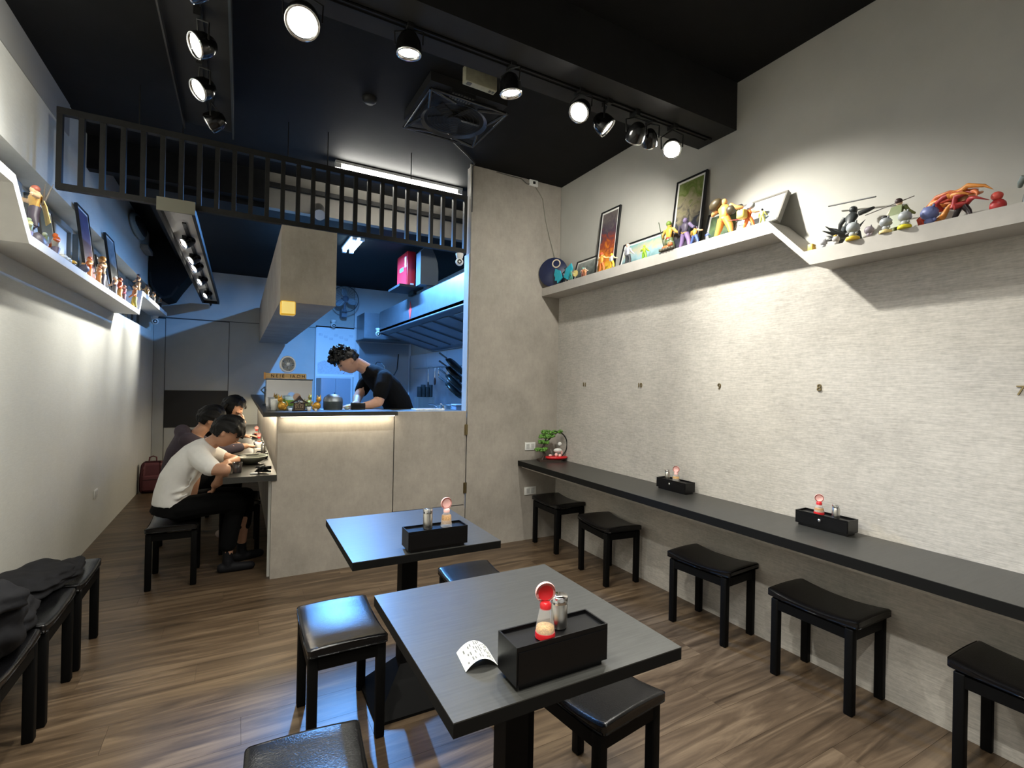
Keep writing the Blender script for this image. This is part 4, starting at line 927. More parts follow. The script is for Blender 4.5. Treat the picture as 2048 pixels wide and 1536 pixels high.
# jackets on the left stools
def blob_cloth(name, m_, parent, c, r, seed, amp=.16, sub=4, flat=None):
    random.seed(seed); ph = [random.uniform(0, 6.28) for _ in range(8)]
    def f(p):
        d = 1+amp*(math.sin(4.2*p.x+ph[0]+2*p.z)*.5+math.sin(5.5*p.y+ph[1]+3*p.x)*.4+math.sin(9*p.z+ph[2]+4*p.y)*.25+math.sin(15*p.x+ph[3]+6*p.y)*.12+math.sin(21*p.y+9*p.z+ph[4])*.07)
        q = p*d
        if flat is not None and q.z < flat: q.z = flat
        return q
    return MB().ell(c, r, sub, f=f).build(name, m_, parent)
jk = thing('jacket_pile', 'charcoal jacket heaped over the left wall stool nearest the camera', 'jacket', (-.83, 2.42, .425))
blob_cloth('jacket_body', M['jacket'], jk, (0, 0, .10), (.17, .24, .14), 1, .16, 5, -.70)
blob_cloth('sleeve', M['jacket'], jk, (.02, .20, .045), (.12, .22, .055), 2, .2, 4, -.75)
blob_cloth('hood', M['jacket'], jk, (.03, -.05, .20), (.13, .13, .06), 5, .2, 4)
jk2 = thing('folded_jacket', 'dark folded jacket lying on the farther left wall stools', 'jacket', (-.84, 3.10, .432))
blob_cloth('jacket_body', M['jacket'], jk2, (0, 0, .03), (.15, .24, .05), 3, .2, 5, -.55)
blob_cloth('sleeve', M['jacket'], jk2, (.10, .12, .015), (.07, .20, .035), 4, .25, 4, -.4)

# ================================================================ PEOPLE
def blend(name, mb, m_, parent, vox=.006, it=6, f=.5, origin=(0, 0, 0)):
    me = mb.mesh(name+'_src', None); o = bpy.data.objects.new(name, me); COL.objects.link(o)
    r = o.modifiers.new('r', 'REMESH'); r.mode = 'VOXEL'; r.voxel_size = vox; r.use_smooth_shade = True
    s = o.modifiers.new('s', 'SMOOTH'); s.iterations = it; s.factor = f
    dg = bpy.context.evaluated_depsgraph_get(); dg.update(); me2 = bpy.data.meshes.new_from_object(o.evaluated_get(dg)); me2.name = name
    me2.materials.clear(); me2.materials.append(m_)
    bpy.data.objects.remove(o); bpy.data.meshes.remove(me)
    me2.transform(Matrix.Translation(-Vector(origin)))
    o = bpy.data.objects.new(name, me2); COL.objects.link(o); o.parent = parent
    return o
def limb(mb, pts, rads):
    P_ = [Vector(p) for p in pts]; out = []; rr = []
    for i in range(len(P_)-1):
        for k in range(4): t = k/4; out.append(P_[i].lerp(P_[i+1], t)); rr.append(rads[i]*(1-t)+rads[i+1]*t)
    out.append(P_[-1]); rr.append(rads[-1])
    mb.tube(out, rr, 12)
    for p, r in zip(P_, rads): mb.ell(p, r, 2)
def torso(mb, rings, side, n=20):
    # rings: (centre, half width, half depth); side: unit vector across the body
    side = Vector(side).normalized(); C_ = [Vector(r[0]) for r in rings]; vs = []; fs = []
    for i, (c, hw, hdp) in enumerate(rings):
        d = (C_[min(i+1, len(C_)-1)]-C_[max(i-1, 0)]).normalized(); dep = d.cross(side).normalized()
        for k in range(n):
            a = 2*PI*k/n; vs.append(C_[i]+side*hw*math.cos(a)+dep*hdp*math.sin(a))
    for i in range(len(rings)-1):
        for k in range(n): fs.append((i*n+k, i*n+(k+1) % n, (i+1)*n+(k+1) % n, (i+1)*n+k))
    fs.append(tuple(range(n))); fs.append(tuple((len(rings)-1)*n+k for k in range(n)))
    mb.add(vs, fs, True)
def frame_from(f, u):
    f = Vector(f).normalized(); u = Vector(u); u = (u-f*u.dot(f)).normalized(); s = u.cross(f)
    return Matrix(((f.x, s.x, u.x), (f.y, s.y, u.y), (f.z, s.z, u.z))).to_4x4()
def g2(a, b, s1, s2): return math.exp(-(a/s1)**2-(b/s2)**2)
def head_shape(p):
    x, y, z = p
    if z < -.1: y *= 1-.38*(-z-.1); x *= 1-.10*(-z-.1)
    if x > 0: x *= .93
    elif z > -.2: x *= 1.07
    if x > 0:
        x += .20*g2(y, z+.14, .11, .15) + .05*g2(y, z-.0, .09, .22)
        x -= .09*(g2(y-.33, z-.06, .17, .11)+g2(y+.33, z-.06, .17, .11))
        x += .04*g2(y, z-.26, .6, .10)
        x += .055*g2(y, z+.44, .20, .05)+.05*g2(y, z+.54, .18, .05)-.03*g2(y, z+.49, .2, .025)
        x += .09*g2(y, z+.86, .3, .22)
        x += .03*(g2(y-.45, z+.22, .18, .16)+g2(y+.45, z+.22, .18, .16))
    return Vector((x, y, z))
HR = (.094, .074, .113)
def head_(mb, c, Fm, k=1):
    T = Matrix.Translation(c) @ Fm
    mb.ell((0, 0, 0), [r*k for r in HR], 4, T, f=head_shape)
    for s_ in (-1, 1): mb.ell((-.008*k, s_*.073*k, -.012*k), (.018*k, .010*k, .030*k), 2, T, rot=(0, R(-12), s_*R(-18)))
    mb.ell((.100*k, .010*k, -.024*k), (.008*k, .008*k, .006*k), 1, T); mb.ell((.100*k, -.010*k, -.024*k), (.008*k, .008*k, .006*k), 1, T)
def face_bits(parent, c, Fm, k, o0):
    T = Matrix.Translation(Vector(c)-Vector(o0)) @ Fm
    for s_ in (-1, 1):
        MB().ell((.078*k, s_*.027*k, .008*k), (.010*k, .014*k, .006*k), 2, T).build('eye', C(.10, .07, .06, .25), parent)
        MB().tube([T @ Vector((.087*k, s_*.012*k, .028*k)), T @ Vector((.088*k, s_*.028*k, .032*k)), T @ Vector((.078*k, s_*.044*k, .027*k))], [.002, .003, .0015], 6).build('eyebrow', M['hair'], parent)
    MB().tube([T @ Vector((.093*k, -.020*k, -.056*k)), T @ Vector((.101*k, 0, -.055*k)), T @ Vector((.093*k, .020*k, -.056*k))], [.0015, .003, .0015], 6).build('mouth', C(.35, .12, .09), parent)
def hair_(parent, c, Fm, k, o0, style, seed):
    random.seed(seed); ph = [random.uniform(0, 6) for _ in range(6)]
    T = Matrix.Translation(Vector(c)-Vector(o0)) @ Fm; b = MB()
    bm = bmesh.new(); bmesh.ops.create_icosphere(bm, subdivisions=5, radius=1)
    th = 1.14 if style != 'curly' else 1.12
    fr_z = {'bowl': .22, 'curly': .34, 'long': .28, 'short': .20}[style]
    for v in bm.verts:
        p = head_shape(v.co.copy()*1.0); d = th+.035*math.sin(9*p.y+ph[0]+6*p.x)+.03*math.sin(14*p.z+ph[1]+8*p.y)+.02*math.sin(25*p.y+ph[2])
        if p.z > .1: d += .05
        if v.co.x > .25 and v.co.z > fr_z-.15: d += .05*(1 if style != 'curly' else 2)
        v.co = Vector((p.x*HR[0]*d, p.y*HR[1]*(d+.04), p.z*HR[2]*d))*k
    def keep(cn):
        x, y, z = cn.x/(HR[0]*k), cn.y/(HR[1]*k), cn.z/(HR[2]*k)
        low = -.30 if style != 'long' else -1.3
        if x > .18: return z > fr_z+.10*math.sin(12*y+ph[3])
        if x > -.22 and style != 'long': return z > (fr_z-.18+(.18-x)*-.2)
        if style == 'long' and x > -.05: return z > -.2 or abs(y) > .6
        return z > low-.25 if style in ('bowl', 'short') else z > low
    fs = [f for f in bm.faces if keep(f.calc_center_median())]
    b.add([v.co.copy() for v in bm.verts], [[v.index for v in f.verts] for f in fs], True, T); bm.free()
    if style == 'curly':
        for i in range(150):
            a = random.uniform(0, 2*PI); e = random.uniform(.10, 1.5); q = Vector((math.cos(a)*math.cos(e), math.sin(a)*math.cos(e), math.sin(e)))
            if q.x < -.3 and q.z < .35: continue
            if q.x > .2 and q.z < .36: continue
            q = Vector((q.x*HR[0], q.y*HR[1], q.z*HR[2]))*k*random.uniform(1.14, 1.36)+Vector((.012, 0, .006)); r_ = random.uniform(.011, .020)
            b.ell(q, (r_, r_, r_), 1, T)
    if style == 'long':
        for i in range(22):
            yy_ = -.085+.17*i/21; xx_ = -.06-.035*math.cos(yy_*18)
            b.tube([T @ Vector((xx_, yy_, .02)), T @ Vector((xx_-.02, yy_*1.08, -.10)), T @ Vector((xx_-.01, yy_*1.1, -.22+random.uniform(-.02, .02)))], [.018, .017, .008], 6)
    b.build('hair', M['hair'], parent)
def hand_(mb, wrist, d, nrm, curl=.5, k=.95, side=1):
    # d: direction of the fingers, nrm: back of the hand
    Fm = frame_from(d, nrm); T = Matrix.Translation(wrist) @ Fm
    mb.ell((.045*k, 0, 0), (.050*k, .040*k, .015*k), 2, T)
    for i, (y, L_) in enumerate(((-.030, .058), (-.010, .070), (.010, .075), (.030, .066))):
        y *= k*side; a = curl*.9; p0 = Vector((.075*k, y*.9, 0)); l1, l2, l3 = L_*.42*k, L_*.33*k, L_*.25*k
        p1 = p0+Vector((math.cos(a*.6), 0, -math.sin(a*.6)))*l1; p2 = p1+Vector((math.cos(a*1.4), 0, -math.sin(a*1.4)))*l2; p3 = p2+Vector((math.cos(a*2.1), 0, -math.sin(a*2.1)))*l3
        mb.tube([T @ q for q in (p0-Vector((.02, 0, 0)), p0, p1, p2, p3)], [.009*k, .0088*k, .0082*k, .0076*k, .0062*k], 8); mb.ell(T @ p3, .0062*k, 1)
    q0 = Vector((.02*k, .032*k*side, -.004)); q1 = q0+Vector((.028, .018*side, -.008))*k; q2 = q1+Vector((.028, .004*side, -.008))*k
    mb.tube([T @ q for q in (Vector((.005, .015*side, 0)), q0, q1, q2)], [.012*k, .0115*k, .010*k, .0075*k], 8); mb.ell(T @ q2, .0075*k, 1)
def shoe_(mb, ankle, toe, z=0):
    a, t = Vector(ankle), Vector(toe); d = Vector((t.x-a.x, t.y-a.y, 0)).normalized(); heel = Vector((a.x, a.y, t.z))-d*.035
    limb(mb, [heel+Vector((0, 0, .0)), heel+d*.09, t], [.036, .036, .028]); limb(mb, [a, heel+d*.04+Vector((0, 0, .02))], [.036, .036])
    for q in ():
        pass

# --- seated diner in the white t-shirt
P = (-.385, 4.22, 0)
p1 = thing('person', 'person in white t-shirt and black trousers hunched over the dining counter', 'person', P)
Fh = frame_from((.80, -.12, -.62), (.62, 0, .80)); hc = Vector((-.075, 4.22, 1.03))
body = MB()
limb(body, [(-.20, 4.26, .93), (-.155, 4.25, .965), (-.115, 4.235, .99)], [.055, .050, .052])
head_(body, hc, Fh)
limb(body, [(-.235, 4.07, .86), (-.165, 3.98, .80), (-.080, 3.935, .798)], [.048, .045, .040]); limb(body, [(-.080, 3.935, .798), (-.115, 4.05, .70), (-.145, 4.15, .655)], [.040, .034, .026])
hand_(body, (-.145, 4.15, .655), (-.15, .55, -.6), (.8, -.3, 0), .5)
limb(body, [(-.20, 4.42, .87), (-.06, 4.42, .80), (-.02, 4.39, .795)], [.045, .042, .038]); limb(body, [(-.02, 4.39, .795), (-.04, 4.30, .80), (-.075, 4.20, .805)], [.036, .030, .025])
hand_(body, (-.06, 4.22, .80), (-.3, -.8, .1), (0, 0, 1), .4, side=-1)
limb(body, [(-.36, 4.26, .56), (-.33, 4.26, .75), (-.26, 4.26, .88)], [.10, .10, .09])
limb(body, [(-.05, 4.20, .30), (-.055, 4.20, .12)], [.042, .034]); limb(body, [(.045, 4.36, .36), (.035, 4.42, .14)], [.042, .034])
blend('body', body, M['skin'], p1, .0055, 4, .5, P)
face_bits(p1, hc, Fh, 1, P); hair_(p1, hc, Fh, 1, P, 'bowl', 4)
sh = MB()
torso(sh, [((-.405, 4.25, .525), .155, .125), ((-.40, 4.25, .60), .150, .120), ((-.375, 4.25, .70), .150, .118), ((-.325, 4.25, .79), .165, .115), ((-.265, 4.25, .865), .175, .105), ((-.215, 4.25, .915), .135, .085), ((-.185, 4.25, .945), .070, .062)], (0, 1, 0))
limb(sh, [(-.255, 4.14, .885), (-.215, 4.05, .845), (-.165, 3.985, .81)], [.075, .068, .062]); limb(sh, [(-.25, 4.36, .885), (-.18, 4.42, .85), (-.12, 4.43, .82)], [.075, .066, .060])
for i, (a, b_) in enumerate((((-.30, 4.10, .62), (-.42, 4.12, .58)), ((-.28, 4.11, .68), (-.40, 4.10, .63)), ((-.24, 4.12, .80), (-.30, 4.10, .68)), ((-.22, 4.09, .83), (-.36, 4.11, .80)))): sh.tube([a, Vector(a).lerp(Vector(b_), .5)+Vector((0, -.012, -.01)), b_], [.006, .012, .006], 8)
blend('t_shirt', sh, M['tshirt'], p1, .008, 5, .5, P)
tr = MB()
torso(tr, [((-.41, 4.25, .455), .165, .135), ((-.40, 4.25, .50), .16, .13), ((-.395, 4.25, .57), .145, .115)], (0, 1, 0))
limb(tr, [(-.36, 4.17, .50), (-.16, 4.17, .52), (.0, 4.17, .515)], [.088, .082, .068]); limb(tr, [(.0, 4.17, .515), (-.03, 4.19, .36), (-.055, 4.20, .20)], [.068, .062, .058])
limb(tr, [(-.36, 4.34, .50), (-.14, 4.35, .52), (.055, 4.34, .52)], [.088, .082, .068]); limb(tr, [(.055, 4.34, .52), (.05, 4.37, .42), (.04, 4.40, .29)], [.068, .062, .060])
blend('trousers', tr, M['blackcloth'], p1, .008, 4, .5, P)
for a, t_ in (((-.055, 4.20, .09), (.10, 4.19, .03)), ((.035, 4.42, .10), (.17, 4.46, .03))):
    s_ = MB(); shoe_(s_, a, t_); limb(s_, [a, (a[0], a[1], .16)], [.034, .036]); blend('shoe', s_, M['shoe'], p1, .007, 3, .5, P)

# --- diner in the mauve hoodie
P = (-.44, 5.25, 0)
p2 = thing('person', 'person in mauve-grey hoodie with dark hair reaching across the counter', 'person', P)
Fh = frame_from((.86, .10, -.5), (.5, 0, .86)); hc = Vector((-.225, 5.25, 1.055)); body = MB()
limb(body, [(-.33, 5.25, .92), (-.28, 5.25, .98)], [.055, .052]); head_(body, hc, Fh)
limb(body, [(-.02, 5.06, .81), (.06, 5.08, .82)], [.032, .026]); hand_(body, (.06, 5.08, .82), (.9, .2, -.1), (0, 0, 1), .5)
limb(body, [(-.12, 5.42, .80), (.0, 5.36, .80)], [.03, .026]); hand_(body, (.0, 5.36, .80), (.8, -.3, 0), (0, 0, 1), .4, side=-1)
limb(body, [(-.42, 5.25, .55), (-.40, 5.25, .72), (-.36, 5.25, .86)], [.1, .1, .09])
blend('body', body, M['skin'], p2, .006, 4, .5, P); face_bits(p2, hc, Fh, 1, P); hair_(p2, hc, Fh, 1.02, P, 'short', 8)
sh = MB()
torso(sh, [((-.45, 5.25, .50), .18, .15), ((-.445, 5.25, .62), .175, .145), ((-.42, 5.25, .76), .185, .14), ((-.385, 5.25, .87), .19, .12), ((-.35, 5.25, .93), .12, .09)], (0, 1, 0))
limb(sh, [(-.38, 5.09, .88), (-.24, 5.03, .80), (-.12, 5.03, .795), (.01, 5.065, .81)], [.075, .062, .052, .042]); limb(sh, [(-.38, 5.41, .88), (-.26, 5.45, .80), (-.10, 5.42, .80)], [.075, .062, .045])
limb(sh, [(-.42, 5.17, .93), (-.44, 5.25, .95), (-.42, 5.33, .93)], [.05, .065, .05])
blend('hoodie', sh, M['hoodie'], p2, .009, 4, .5, P)
tr = MB(); torso(tr, [((-.45, 5.25, .455), .17, .14), ((-.44, 5.25, .53), .16, .13)], (0, 1, 0))
for dy, dx in ((-.09, 0), (.09, .03)):
    limb(tr, [(-.40, 5.25+dy, .50), (-.05+dx, 5.25+dy, .52)], [.088, .066]); limb(tr, [(-.05+dx, 5.25+dy, .52), (-.06+dx, 5.25+dy, .30), (-.10+dx, 5.25+dy, .10)], [.066, .058, .046])
blend('trousers', tr, M['blackcloth'], p2, .010, 3, .5, P)
for dy, dx in ((-.09, 0), (.09, .03)):
    s_ = MB(); shoe_(s_, (-.10+dx, 5.25+dy, .09), (.05+dx, 5.25+dy, .03)); blend('shoe', s_, C(.5, .42, .38), p2, .008, 3, .5, P)

# --- long-haired diner at the far end
P = (-.40, 6.12, 0)
p3 = thing('person', 'long-haired person in dark top eating at the far end of the counter', 'person', P)
Fh = frame_from((.90, -.12, -.35), (.35, 0, .9)); hc = Vector((-.055, 6.10, 1.12)); body = MB()
limb(body, [(-.17, 6.11, .97), (-.11, 6.10, 1.04)], [.05, .046]); head_(body, hc, Fh)
limb(body, [(-.02, 5.96, .83), (.045, 6.02, .96)], [.03, .024]); hand_(body, (.045, 6.02, .96), (-.15, .15, .9), (.9, 0, .1), .7)
limb(body, [(-.05, 6.24, .80), (.06, 6.20, .80)], [.03, .025]); hand_(body, (.06, 6.20, .80), (.8, -.2, 0), (0, 0, 1), .3, side=-1)
limb(body, [(-.38, 6.12, .55), (-.30, 6.12, .75), (-.22, 6.12, .90)], [.09, .09, .08])
blend('body', body, M['skin'], p3, .006, 4, .5, P); face_bits(p3, hc, Fh, 1, P); hair_(p3, hc, Fh, 1.04, P, 'long', 12)
sh = MB()
torso(sh, [((-.41, 6.12, .50), .155, .13), ((-.38, 6.12, .64), .15, .12), ((-.31, 6.12, .78), .16, .12), ((-.24, 6.12, .90), .165, .10), ((-.19, 6.12, .96), .10, .07)], (0, 1, 0))
limb(sh, [(-.24, 5.98, .91), (-.13, 5.93, .81), (-.03, 5.955, .82)], [.065, .052, .04]); limb(sh, [(-.24, 6.26, .91), (-.15, 6.30, .81), (-.04, 6.24, .80)], [.065, .052, .04])
blend('sweater', sh, M['sweater'], p3, .010, 4, .5, P)
tr = MB(); torso(tr, [((-.41, 6.12, .455), .16, .13), ((-.40, 6.12, .53), .15, .12)], (0, 1, 0))
for dy in (-.085, .085):
    limb(tr, [(-.36, 6.12+dy, .50), (-.04, 6.12+dy, .52)], [.08, .06]); limb(tr, [(-.04, 6.12+dy, .52), (-.06, 6.12+dy, .10)], [.06, .045])
blend('trousers', tr, M['blackcloth'], p3, .010, 3, .5, P)
for dy in (-.085, .085):
    s_ = MB(); shoe_(s_, (-.06, 6.12+dy, .09), (.08, 6.12+dy, .03)); blend('shoe', s_, M['shoe'], p3, .008, 3, .5, P)

# --- cook behind the counter
P = (1.36, 4.62, 0)
p4 = thing('person', 'cook in black polo shirt with curly dark hair bending over the worktop', 'person', P)
Fh = frame_from((-.72, -.18, -.67), (-.66, 0, .75)); hc = Vector((.835, 4.57, 1.605)); K = 1.04; body = MB()
limb(body, [(1.03, 4.62, 1.53), (.97, 4.61, 1.565), (.895, 4.59, 1.60)], [.062, .058, .058]); head_(body, hc, Fh, K)
limb(body, [(1.12, 4.44, 1.42), (1.09, 4.39, 1.31), (1.07, 4.37, 1.25)], [.055, .050, .046]); limb(body, [(1.07, 4.37, 1.25), (1.0, 4.37, 1.225), (.93, 4.36, 1.215)], [.046, .038, .028])
hand_(body, (.93, 4.36, 1.216), (-.9, -.1, -.05), (0, 0, 1), .5)
limb(body, [(1.06, 4.78, 1.43), (1.0, 4.76, 1.33), (.96, 4.72, 1.27)], [.052, .046, .042]); limb(body, [(.96, 4.72, 1.27), (.93, 4.62, 1.22), (.87, 4.46, 1.215)], [.042, .034, .028])
hand_(body, (.87, 4.46, 1.215), (-.8, -.3, -.1), (0, 0, 1), .5, side=-1)
limb(body, [(1.36, 4.62, 1.02), (1.28, 4.62, 1.25), (1.14, 4.62, 1.43)], [.11, .11, .10])
blend('body', body, M['skin'], p4, .0055, 4, .5, P); face_bits(p4, hc, Fh, K, P); hair_(p4, hc, Fh, K, P, 'curly', 21)
sh = MB()
torso(sh, [((1.37, 4.62, .98), .17, .135), ((1.35, 4.62, 1.10), .165, .13), ((1.30, 4.62, 1.24), .172, .13), ((1.22, 4.62, 1.36), .185, .125), ((1.13, 4.62, 1.45), .19, .115), ((1.05, 4.62, 1.51), .14, .09), ((1.01, 4.62, 1.54), .078, .066)], (0, 1, 0))
limb(sh, [(1.14, 4.48, 1.45), (1.11, 4.41, 1.38), (1.09, 4.39, 1.315)], [.082, .072, .066]); limb(sh, [(1.10, 4.76, 1.45), (1.04, 4.79, 1.40), (1.01, 4.78, 1.34)], [.08, .07, .064])
limb(sh, [(1.01, 4.58, 1.545), (.985, 4.62, 1.53), (1.01, 4.66, 1.545)], [.03, .03, .03])
blend('polo_shirt', sh, M['blackcloth'], p4, .008, 4, .5, P)
MB().tube([(-.27+.0, -.24, -.0+1.335), (-.25, -.27, 1.32), (-.22, -.25, 1.31)], .004, 6).build('sleeve_band', C(.5, .5, .5), p4)
ap = MB(); torso(ap, [((1.38, 4.62, .52), .19, .16), ((1.385, 4.62, .80), .185, .155), ((1.37, 4.62, 1.02), .178, .145), ((1.355, 4.62, 1.07), .172, .138)], (0, 1, 0))
blend('apron', ap, C(.02, .014, .014, .8), p4, .010, 3, .5, P)
tr = MB()
for dy in (-.09, .09): limb(tr, [(1.38, 4.62+dy, .95), (1.39, 4.62+dy, .50), (1.40, 4.62+dy, .08)], [.09, .068, .055])
blend('trousers', tr, M['blackcloth'], p4, .010, 3, .5, P)
for dy in (-.09, .09):
    s_ = MB(); shoe_(s_, (1.40, 4.62+dy, .09), (1.25, 4.62+dy, .03)); blend('shoe', s_, M['shoe'], p4, .008, 3, .5, P)

# ================================================================ SHELF FIGURINES (plain generic toy figures)
SKN = (.62, .36, .2)
def toy(label, loc, rz, h, top, bottom, hair=(.05, .03, .02), skin=SKN, arms=(40, 40), stance=12, cape=None, staff=None, stand=None, lean=0, bulk=1.0, belt=None, group=None):
    t = thing('figurine', label, 'figurine', loc, R(rz)+PI/2, group)   # faces local -y ; rz=0 means facing -x of the room
    u = h; b0 = .0
    if stand: MB().lathe([(.22*u, 0), (.22*u, .02*u), (.2*u, .035*u)], 16).build('stand', C(*stand), t); b0 = .035*u
    s_ = math.tan(R(stance)); hip = b0+.46*u; L_ = Matrix.Rotation(R(lean), 4, 'X')
    for k in (-1, 1):
        MB().tube([(k*.06*u, 0, hip), (k*(.07+.23*s_)*u, -.03*u, b0+.25*u), (k*(.07+.42*s_)*u, 0, b0+.04*u)], [.075*u*bulk, .062*u*bulk, .038*u*bulk], 8).ell((k*(.07+.42*s_)*u, -.035*u, b0+.025*u), (.038*u, .07*u, .025*u), 1).build('leg', C(*bottom), t)
    T = Matrix.Translation((0, 0, hip)) @ L_
    b = MB(); torso(b, [((0, 0, -.03*u), .095*u*bulk, .065*u*bulk), ((0, 0, .10*u), .085*u*bulk, .06*u*bulk), ((0, 0, .24*u), .13*u*bulk, .075*u*bulk), ((0, 0, .32*u), .08*u*bulk, .05*u*bulk)], (1, 0, 0), 10)
    for v in range(len(b.v)): b.v[v] = T @ b.v[v]
    b.build('torso', C(*top), t)
    if belt: MB().lathe([(.10*u*bulk, -.02*u), (.10*u*bulk, .025*u)], 12, T @ TR(sc=(1, .72, 1)), cap=False).build('belt', C(*belt), t)
    for k, a in zip((-1, 1), arms):
        sh0 = Vector((k*.14*u*bulk, 0, .27*u)); el = sh0+Vector((k*math.sin(R(a))*.16*u, -.02*u, -math.cos(R(a))*.16*u)); wr_ = el+Vector((k*math.sin(R(a*1.5))*.10*u, -.10*u, -math.cos(R(a*1.6))*.11*u))
        MB().tube([T @ sh0, T @ el, T @ wr_], [.05*u*bulk, .042*u*bulk, .03*u*bulk], 8).ell(T @ wr_, .034*u, 1).build('arm', C(*(skin if a > 30 else top)), t)
        if k == 1: wr1 = wr_
    hc = T @ Vector((0, -.01*u, .40*u))
    MB().ell(hc, (.072*u, .078*u, .088*u), 2).tube([T @ Vector((0, 0, .30*u)), hc], .035*u, 8).build('head', C(*skin), t)
    if hair: MB().ell(hc+Vector((0, .018*u, .028*u)), (.083*u, .085*u, .082*u), 2).build('hair', C(*hair), t)
    if cape: MB().add([T @ Vector(q) for q in [(-.13*u, .07*u, .30*u), (.13*u, .07*u, .30*u), (.17*u, .16*u, .05*u), (.20*u, .22*u, -.28*u), (-.20*u, .22*u, -.28*u), (-.17*u, .16*u, .05*u), (-.13*u, .085*u, .30*u), (.13*u, .085*u, .30*u), (.17*u, .175*u, .05*u), (.20*u, .235*u, -.28*u), (-.20*u, .235*u, -.28*u), (-.17*u, .175*u, .05*u)]], [(0, 1, 2, 5), (5, 2, 3, 4), (6, 11, 8, 7), (11, 10, 9, 8), (0, 6, 7, 1), (1, 7, 8, 2), (2, 8, 9, 3), (3, 9, 10, 4), (4, 10, 11, 5), (5, 11, 6, 0)]).build('cape', C(*cape), t)
    if staff: MB().tube([T @ (wr1+Vector(staff[0])*u), T @ (wr1+Vector(staff[1])*u)], .012*u, 6).build('staff', C(*staff[2]), t)
    return t
def bighead(label, loc, rz, h, col, base=None, hat=None, group='big-headed grey toy figures on the right shelf'):
    t = thing('toy_figure', label, 'figurine', loc, R(rz)+PI/2, group); u = h; b0 = 0
    if base: MB().lathe([(.30*u, 0), (.33*u, .06*u), (.30*u, .16*u), (.2*u, .18*u)], 16).build('base', C(*base), t); b0 = .14*u
    MB().ell((0, 0, b0+.17*u), (.19*u, .17*u, .17*u), 2).ell((-.2*u, -.05*u, b0+.2*u), (.08*u, .08*u, .1*u), 1).ell((.2*u, -.05*u, b0+.2*u), (.08*u, .08*u, .1*u), 1).ell((-.1*u, -.08*u, b0+.05*u), (.09*u, .12*u, .06*u), 1).ell((.1*u, -.08*u, b0+.05*u), (.09*u, .12*u, .06*u), 1).build('body', C(*col), t)
    MB().ell((0, 0, b0+.52*u), (.33*u, .29*u, .28*u), 3).ell((0, -.22*u, b0+.45*u), (.2*u, .12*u, .12*u), 2).build('head', C(*col), t)
    for k in (-1, 1):
        MB().ell((k*.13*u, -.26*u, b0+.60*u), (.045*u, .03*u, .05*u), 1).build('eye', C(*[c*.35 for c in col]), t)
        MB().ell((k*.24*u, .02*u, b0+.76*u), (.07*u, .05*u, .09*u), 1).build('ear', C(*[c*.8 for c in col]), t)
    if hat: MB().ell((0, .03*u, b0+.78*u), (.2*u, .2*u, .12*u), 2).build('hat', C(*hat), t)
    return t
def spray(name, parent, c, n, L_, r0, cols, seed, spread=1.0, up_=.5):
    random.seed(seed)
    for i in range(n):
        a = random.uniform(0, 2*PI); d = Vector((math.cos(a)*spread, math.sin(a)*.35, up_+random.uniform(-.3, .5))).normalized(); l = L_*random.uniform(.6, 1)
        p1_ = Vector(c)+d*l*.5+Vector((0, 0, .02*l)); p2_ = Vector(c)+d*l+Vector((0, 0, random.uniform(-.1, .3)*l))
        MB().tube([c, p1_, p2_], [r0, r0*.8, .0008], 6).build(name, C(*cols[i % len(cols)]), parent)
XS = 2.53
# upper right shelf, from the corner towards the camera
t = toy('cyan-winged dark figurine before the round navy board', (2.50, 3.60, ZU), 0, .15, (.03, .06, .08), (.04, .05, .06), (.02, .02, .03), (.1, .15, .15), (70, 70))
for k in (-1, 1):
    MB().prism([(k*.012, .05), (k*.05, .12), (k*.12, .15), (k*.14, .10), (k*.12, .07), (k*.125, .045), (k*.09, .04), (k*.085, .015), (k*.05, .03)], .02, .030, 'y').build('wing', C(.02, .42, .55), t)
t = toy('small teal figurine with a round gold shield by the winged one', (2.46, 3.46, ZU), 10, .085, (.05, .35, .30), (.05, .25, .2), (.1, .4, .35), (.5, .5, .3), (60, 20))
MB().lathe([(.028, 0), (.028, .006), (.015, .01), (0, .01)], 20, align((0, -1, 0), (-.02, -.03, .06))).build('shield', C(.7, .55, .2), t)
toy('small pink and white figurine with a mint cap by the tall flame poster', (2.50, 3.345, ZU), 5, .095, (.65, .25, .15), (.6, .2, .15), (.2, .6, .5), (.8, .6, .5), (30, 50), bulk=1.4)
toy('small tan figurine in orange beside the mint-capped one', (2.47, 3.28, ZU), 0, .075, (.7, .3, .1), (.5, .2, .1), (.7, .7, .65), (.8, .55, .4), (50, 30), bulk=1.4)
toy('orange and gold figurine in front of the tall flame poster', (2.49, 3.09, ZU), 0, .165, (.8, .30, .04), (.6, .15, .03), (.7, .08, .03), (.8, .5, .2), (60, 60), 14, belt=(.7, .5, .1))
t = toy('yellow and white figurine crouched by the flame poster edge', (2.47, 2.945, ZU), -5, .12, (.75, .75, .7), (.8, .45, .03), (.8, .7, .03), (.8, .6, .35), (50, 30), 20, bulk=1.2)
toy('slim dark-suited figurine with pale hair before the pale blue poster', (2.50, 2.80, ZU), 0, .165, (.45, .45, .5), (.03, .03, .035), (.75, .4, .3), (.8, .6, .5), (20, 30), 8, staff=((0, .1, .25), (0, -.1, -.3), (.05, .05, .05)))
toy('small lime green figurine in the middle of the pale blue poster', (2.49, 2.62, ZU), 0, .11, (.35, .6, .03), (.2, .4, .03), (.4, .7, .05), (.45, .65, .1), (30, 60), bulk=1.3)
toy('tall figurine with green hair and amber chest beside a dark rock', (2.53, 2.43, ZU), 0, .235, (.8, .42, .06), (.12, .16, .06), (.16, .25, .04), (.8, .48, .12), (40, 40), 14, belt=(.35, .03, .03), staff=((0, .2, .45), (0, -.1, -.5), (.08, .1, .06)))
